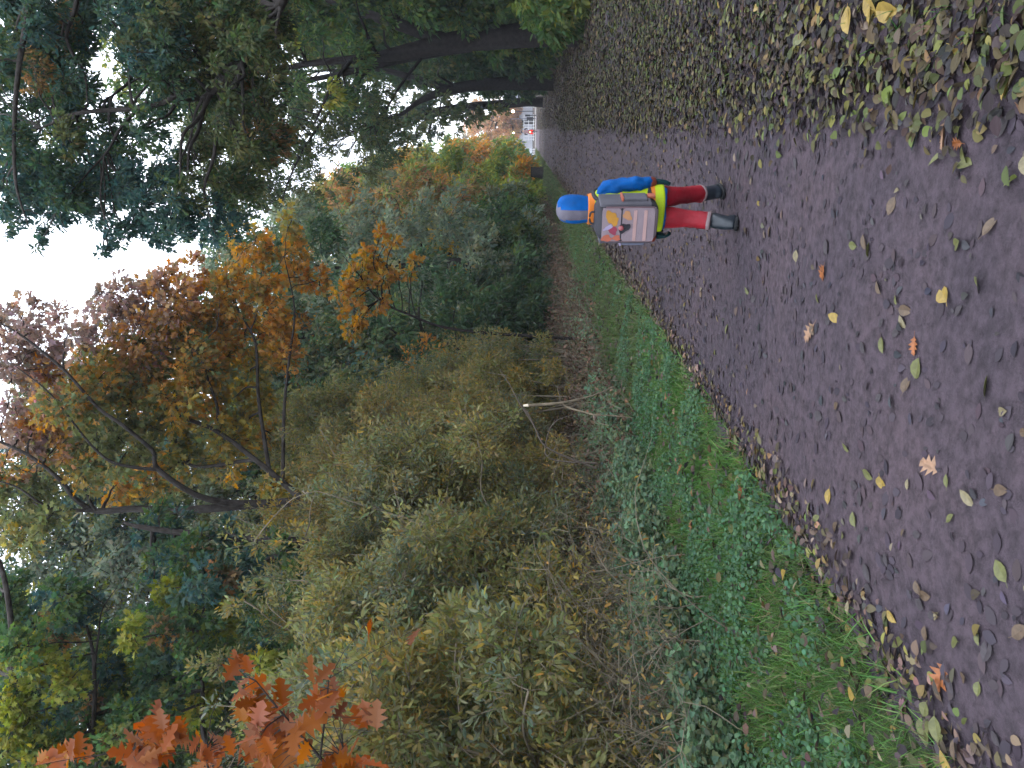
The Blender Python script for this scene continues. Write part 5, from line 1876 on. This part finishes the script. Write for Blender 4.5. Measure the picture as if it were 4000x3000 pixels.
# ------------------------------------------------------------------ the far end of the path
def bicycle_and_rider():
    D = 84.0
    g = np.array(P(2098, 514, D)); g[2] = float(surf(g[0], g[1])) + .005
    blk = plain('bike_black', (.015, .015, .018), .5)
    glow_red = plain('rear_glow_red', (.50, .03, .02), .45)  # bloom of the rear light put into a colour
    tyre = plain('tyre', (.012, .012, .012), .8)
    rim = plain('rim', (.35, .35, .36), .35, .5, .1, 10, metallic=.8)
    root = empty('bicycle', g, R(-3), 'bicycle with a glowing red rear light far down the path', 'bicycle')
    for y in (-.52, .55):
        wl = empty('wheel', (0, y, .34), 0)
        wl.parent = root
        a = np.linspace(0, 2 * math.pi, 25)
        w2 = Wood()
        w2.add(np.stack([0 * a, np.cos(a) * .325, np.sin(a) * .325], -1)[None], np.full((1, 25), .022), 8)
        w2.build('tyre', tyre, wl)
        w2 = Wood()
        w2.add(np.stack([0 * a, np.cos(a) * .295, np.sin(a) * .295], -1)[None], np.full((1, 25), .010), 6)
        for k in range(10):
            t = k * math.pi / 5
            w2.add(np.array([[[0, 0, 0], [0, math.cos(t) * .15, math.sin(t) * .15], [0, math.cos(t) * .295, math.sin(t) * .295]]]), np.full((1, 3), .0035), 4)
        w2.build('rim', rim, wl)
    f = Wood()
    for a, b, r in (((0, -.52, .34), (0, -.10, .32), .012), ((0, -.52, .34), (0, -.20, .80), .012), ((0, -.10, .32), (0, -.22, .86), .016), ((0, -.10, .32), (0, .40, .74), .018), ((0, -.20, .80), (0, .38, .86), .016),
                    ((0, .36, .98), (0, .55, .34), .014), ((-.30, .30, 1.05), (.30, .30, 1.05), .012), ((0, .36, .98), (0, .30, 1.05), .012)):
        f.one([a, tuple((np.array(a) + np.array(b)) / 2), b], [r, r, r], 8, 2)
    f.build('frame', blk, root)
    bm = bmesh.new()
    box(bm, (0, -.25, .90), (.16, .26, .06), 0, .02)
    bm_obj('saddle', bm, blk, root, True)
    for sx in (-1, 1):
        bm = bmesh.new()
        box(bm, (sx * .15, -.56, .62), (.13, .32, .34), 0, .03)  # box added at the rear wheel to carry the light's red bloom
        bm_obj('red_glow_box', bm, glow_red, root)
        bm = bmesh.new()
        box(bm, (sx * .16, -.10 + sx * .02, .32 - sx * .14), (.10, .09, .03), 0, .01)
        bm_obj('pedal', bm, blk, root)
    bm = bmesh.new()
    box(bm, (0, -.68, .80), (.26, .08, .03), 0, .01)
    rk = bm_obj('rear_rack', bm, blk, root)
    bm = bmesh.new()
    bmesh.ops.create_uvsphere(bm, u_segments=16, v_segments=10, radius=.065, matrix=Matrix.Translation((0, -.76, .80)))
    bm_obj('rear_light', bm, plain('rear_light_glow', (.9, .12, .06), .4, emit=(1.0, .16, .07, 14.0)), rk, True)
    lt = bpy.data.lights.new('rear_light', 'POINT')
    lt.color = (1, .12, .05)
    lt.energy = 14
    lt.shadow_soft_size = .06
    lo = bpy.data.objects.new('rear_light_lamp', lt)
    COL.objects.link(lo)
    lo.parent = rk
    lo.location = (0, -.95, .80)

    rider = empty('person', g, R(-3), 'cyclist in dark clothes riding away in the far distance, leaning over the handlebar', 'person')
    skin = plain('rider_skin', (.42, .27, .20), .6)
    J = {'pelvis': ((0, -.24, .99), .14, .12), 'waist': ((0, -.16, 1.16), .13, .11), 'chest': ((0, -.02, 1.38), .16, .12), 'neck': ((0, .06, 1.53), .05, .05), 'head': ((0, .10, 1.66), .085, .10),
         'top': ((0, .09, 1.76), .05, .06)}
    E = [('pelvis', 'waist'), ('waist', 'chest'), ('chest', 'neck'), ('neck', 'head'), ('head', 'top')]
    for s_, sg, kn, an in (('L', -1, (-.15, .12, .86), (-.15, -.08, .46)), ('R', 1, (.15, .02, .62), (.15, -.10, .20))):
        J.update({'hip' + s_: ((sg * .09, -.20, .95), .09, .09), 'kn' + s_: (kn, .065, .065), 'an' + s_: (an, .045, .045), 'toe' + s_: ((an[0], an[1] + .16, an[2] - .05), .04, .03),
                  'sh' + s_: ((sg * .20, .02, 1.43), .06, .06), 'el' + s_: ((sg * .32, .14, 1.22), .045, .045), 'wr' + s_: ((sg * .28, .29, 1.09), .03, .03), 'hd' + s_: ((sg * .27, .32, 1.06), .035, .025)})
        E += [('pelvis', 'hip' + s_), ('hip' + s_, 'kn' + s_), ('kn' + s_, 'an' + s_), ('an' + s_, 'toe' + s_), ('chest', 'sh' + s_), ('sh' + s_, 'el' + s_), ('el' + s_, 'wr' + s_), ('wr' + s_, 'hd' + s_)]
    skin_figure('body', J, E, skin, rider, 2)
    coat = plain('rider_coat', (.025, .025, .032), .7)
    back = plain('rider_back', (.16, .12, .12), .7)
    V, F = loft([((0, -.25, .90), .19, .16), ((0, -.22, 1.02), .19, .16), ((0, -.15, 1.18), .18, .15), ((0, -.02, 1.38), .22, .16), ((0, .03, 1.48), .19, .13), ((0, .06, 1.55), .08, .08)], 18)
    parts = [(V, F, 1)]
    for sg in (-1, 1):
        s, e, w2 = Vector((sg * .20, .02, 1.43)), Vector((sg * .32, .14, 1.22)), Vector((sg * .28, .29, 1.09))
        a = loft([(w2, .045, .045, (e - w2)), (e, .07, .07, (s - w2)), (s, .09, .09, (s - e)), (s + Vector((-sg * .06, 0, .05)), .08, .08, (s - e))], 12)
        parts.append((a[0], a[1], 0))
    jmesh('coat', parts, [coat, back], rider, subsurf=1)
    parts = []
    for sg, kn, an in ((-1, (-.15, .12, .86), (-.15, -.08, .46)), (1, (.15, .02, .62), (.15, -.10, .20))):
        h, k, a = Vector((sg * .10, -.22, .96)), Vector(kn), Vector(an)
        l = loft([(a, .06, .06, k - a), (k, .085, .085, h - a), (h, .12, .12, h - k)], 12)
        parts.append((l[0], l[1], 0))
    jmesh('trousers', parts, [coat], rider, subsurf=1)
    V, F = loft([((0, .07, 1.64), .10, .115), ((0, .08, 1.70), .108, .125), ((0, .08, 1.77), .085, .10), ((0, .08, 1.80), .03, .04)], 16)
    jmesh('helmet', [(V, F, 0)], [coat], rider, subsurf=1)


bicycle_and_rider()


def far_end():
    # autumn tree glowing orange at the end of the path
    D = 128.0
    b = np.array(P(2082, 478, D)); b[2] = 0
    cl = []
    for i in range(75):
        x, y = RNG.uniform(1790, 2020), RNG.uniform(405, 560)
        e = ((x - 1925) / 115) ** 2 + ((y - 470) / 82) ** 2
        if e > 1: continue
        cl.append(pc(x, y, RNG.uniform(20, 32), RNG.uniform(122, 134), blend([((.50, .29, .15), 4), ((.58, .36, .20), 3), ((.44, .24, .12), 2)], C_OLIVE, .1), .055, 4.0))
    p = lambda x, y, d=D: np.array(P(x, y, d))
    build_plant('autumn_tree', 'orange autumn tree glowing in the gap at the end of the path', 'tree', b,
                [([b, p(2000, 476), p(1930, 470), p(1840, 465)], [.35, .28, .18, .05])], cl, .42, DIA, per=20, droop=.2, twig=.02)
    # trees on either side of it
    auto_tree('distant_tree', 'grey twiggy distant tree left of the orange one', 1.2 - 7.5, 120, 9.5, 3.6, .5, [((.09, .12, .07), 3), ((.14, .15, .09), 3)], leafsize=.45, nleaf=5200, nc=20, tr=.2)
    auto_tree('distant_tree', 'hazy olive distant tree behind the orange one', -3.0, 165, 17.0, 5.5, 2., [((.22, .17, .10), 3), ((.20, .20, .15), 3)], leafsize=.6, nleaf=3600, nc=20, tr=.2)
    auto_tree('distant_tree', 'dark distant tree right of the orange one', 11.0, 112, 10.0, 4.0, .5, C_DKGREEN, leafsize=.5, nleaf=7000, nc=22, tr=.2)
    auto_tree('distant_tree', 'reddish distant shrub by the fence at the far right', 6.4, 100, 2.6, 1.2, .1, C_RUST, leafsize=.22, nleaf=2200, nc=10, tr=.05, cat='shrub')
    # pale building with a pitched roof
    wall = plain('pale_render', (.60, .62, .68), .8, .3, .08, 1.0)
    roof = plain('grey_roof', (.30, .32, .36), .8, .3, .2, 2.0)
    glass = plain('window_glass', (.22, .24, .29), .15, .6, .2)
    white = plain('white_paint', (.80, .80, .82), .5, .4, .04)
    dark = plain('dark_metal', (.02, .021, .025), .5)
    def house(name, label, x, y, w_, d_, h, rh, wins, rz=0.0):
        r = empty(name, (x, y, 0), rz, label, 'building')
        bm = bmesh.new()
        box(bm, (0, d_ / 2, h / 2), (w_, d_, h))
        bm_obj('wall', bm, wall, r)
        bm = bmesh.new()
        vs = [bm.verts.new(v) for v in ((-w_ / 2 - .3, -.3, h), (w_ / 2 + .3, -.3, h), (w_ / 2 + .3, d_ + .3, h), (-w_ / 2 - .3, d_ + .3, h), (-w_ / 2 - .3, d_ / 2, h + rh), (w_ / 2 + .3, d_ / 2, h + rh))]
        for f in ((0, 1, 5, 4), (2, 3, 4, 5), (0, 4, 3), (1, 2, 5), (3, 2, 1, 0)):
            bm.faces.new([vs[i] for i in f])
        bm_obj('roof', bm, roof, r)
        for wx, wz, ww, wh in wins:
            bm = bmesh.new()
            for s in ((wx, -.03, wz + wh / 2, ww + .16, .06, .08), (wx, -.03, wz - wh / 2, ww + .16, .06, .08), (wx - ww / 2, -.03, wz, .08, .06, wh - .08), (wx + ww / 2, -.03, wz, .08, .06, wh - .08), (wx, -.03, wz, .06, .05, wh - .08)):
                box(bm, s[:3], s[3:])
            fr = bm_obj('window', bm, white, r)
            bm = bmesh.new()
            box(bm, (wx, -.005, wz), (ww - .08, .006, wh - .08))
            bm_obj('pane', bm, glass, fr)
        return r
    house('house', 'pale blue-grey house with a low roof at the end of the path', -.6, 142, 15, 9, 2.6, 1.3, [(-5, 1.7, 1.1, .8), (-1.6, 1.7, 1.0, .8), (1.4, 1.7, 1.0, .8), (5.2, 1.7, 1.1, .8)], R(6))
    house('house', 'grey flat building to the right behind the railings', 10.2, 138, 7.0, 8, 3.2, .5, [(-2.0, 1.8, 1.2, 1.3), (1.2, 1.8, 1.2, 1.3)], R(6))

    def railing(label, x, y, n, w_, h, rz):
        r = empty('railing', (x, y, 0), rz, label, 'railing', 'white railings at the end of the path')
        bm = bmesh.new()
        for zz in (.12, h * .55, h):
            box(bm, (0, 0, zz), (w_, .05, .07))
        bm_obj('rail', bm, white, r)
        for k in range(n):
            xx = -w_ / 2 + w_ * (k + .5) / n
            bm = bmesh.new()
            box(bm, (xx, .045, h / 2), (.06, .04, h))
            bm_obj('post', bm, white, r)
    railing('tall white railing left of the dark signs', .4, 116, 9, 3.6, 1.5, R(5))
    railing('white railing right of the dark signs, under the lamp', 4.3, 114, 9, 2.6, 1.9, R(5))
    railing('short white railing behind the cyclist', -3.6, 110, 8, 2.6, 1.0, R(5))
    # two dark boards on posts
    def board(label, x, y, w_, z0, z1, cat):
        r = empty('notice_board', (x, y, 0), 0, label, cat, 'dark boards at the end of the path')
        bm = bmesh.new()
        box(bm, (0, 0, z1 / 2), (.10, .10, z1))
        bm_obj('post', bm, dark, r)
        bm = bmesh.new()
        box(bm, (0, -.09, (z0 + z1) / 2), (w_, .07, z1 - z0), 0, .02)
        bm_obj('board', bm, dark, r)
    q = np.array(P(2100, 451, 92)); board('narrow dark board on a post, seen nearly edge-on', q[0], q[1], .22, .75, 1.35, 'sign')
    q = np.array(P(2092, 463, 98)); board('wider dark board standing beside the tall thin pole', q[0], q[1], .38, .35, 1.15, 'sign')
    # thin pole
    q = np.array(P(2085, 464, 104))
    r = empty('pole', (q[0], q[1], 0), 0, 'tall thin grey pole behind the dark boards', 'pole')
    w2 = Wood()
    w2.one([(0, 0, 0), (0, 0, 1.6), (0, 0, 3.3)], [.06, .05, .045], 8, 2)
    w2.build('shaft', plain('pole_grey', (.09, .10, .13), .6), r)
    w2 = Wood()
    w2.one([(0, 0, 3.28), (0, 0, 3.33), (0, 0, 3.37)], [.06, .075, .03], 8, 2)
    w2.build('cap', dark, r)
    # street lamps, lit
    warm = plain('lamp_glow', (1, .85, .6), .4, emit=(1.0, .80, .48, 5.0))
    for px, py, d, rr, label in ((2004, 435, 112, .20, 'lit street lamp with a warm round globe at the end of the path'), (2006, 519, 118, .13, 'small lit street lamp half hidden by bushes left of the orange tree')):
        q = np.array(P(px, py, d))
        r = empty('street_lamp', (q[0], q[1], 0), 0, label, 'street lamp')
        w2 = Wood()
        w2.one([(0, 0, 0), (0, 0, q[2] * .5), (0, 0, q[2] - rr * .8)], [.06, .05, .04], 8, 2)
        w2.build('post', dark, r)
        bm = bmesh.new()
        bmesh.ops.create_uvsphere(bm, u_segments=16, v_segments=12, radius=rr, matrix=Matrix.Translation((0, 0, q[2])) @ Matrix.Diagonal((1, 1, 1.15, 1)))
        bm_obj('globe', bm, warm, r, True)
        w2 = Wood()
        w2.one([(0, 0, q[2] + rr * 1.0), (0, 0, q[2] + rr * 1.25), (0, 0, q[2] + rr * 1.5)], [rr * .8, rr * .5, .02], 10, 2)
        w2.build('cap', dark, r)


far_end()


# ------------------------------------------------------------------ thin haze added to lift the shadows
def haze():
    bm = bmesh.new()
    bmesh.ops.create_cube(bm, size=1.0)
    bmesh.ops.transform(bm, matrix=Matrix.Translation((0, 240, 14)) @ Matrix.Diagonal((900, 1200, 31, 1)), verts=bm.verts)
    m, t, o = mat_new('added_haze')
    v = t.nodes.new('ShaderNodeVolumePrincipled')
    v.inputs['Color'].default_value = (.84, .90, 1, 1)
    v.inputs['Density'].default_value = .0007
    t.links.new(v.outputs[0], o.inputs['Volume'])
    tag(bm_obj('haze', bm, m), 'faint haze added between the trees to soften and lift the shadows', 'haze', kind='stuff')


haze()
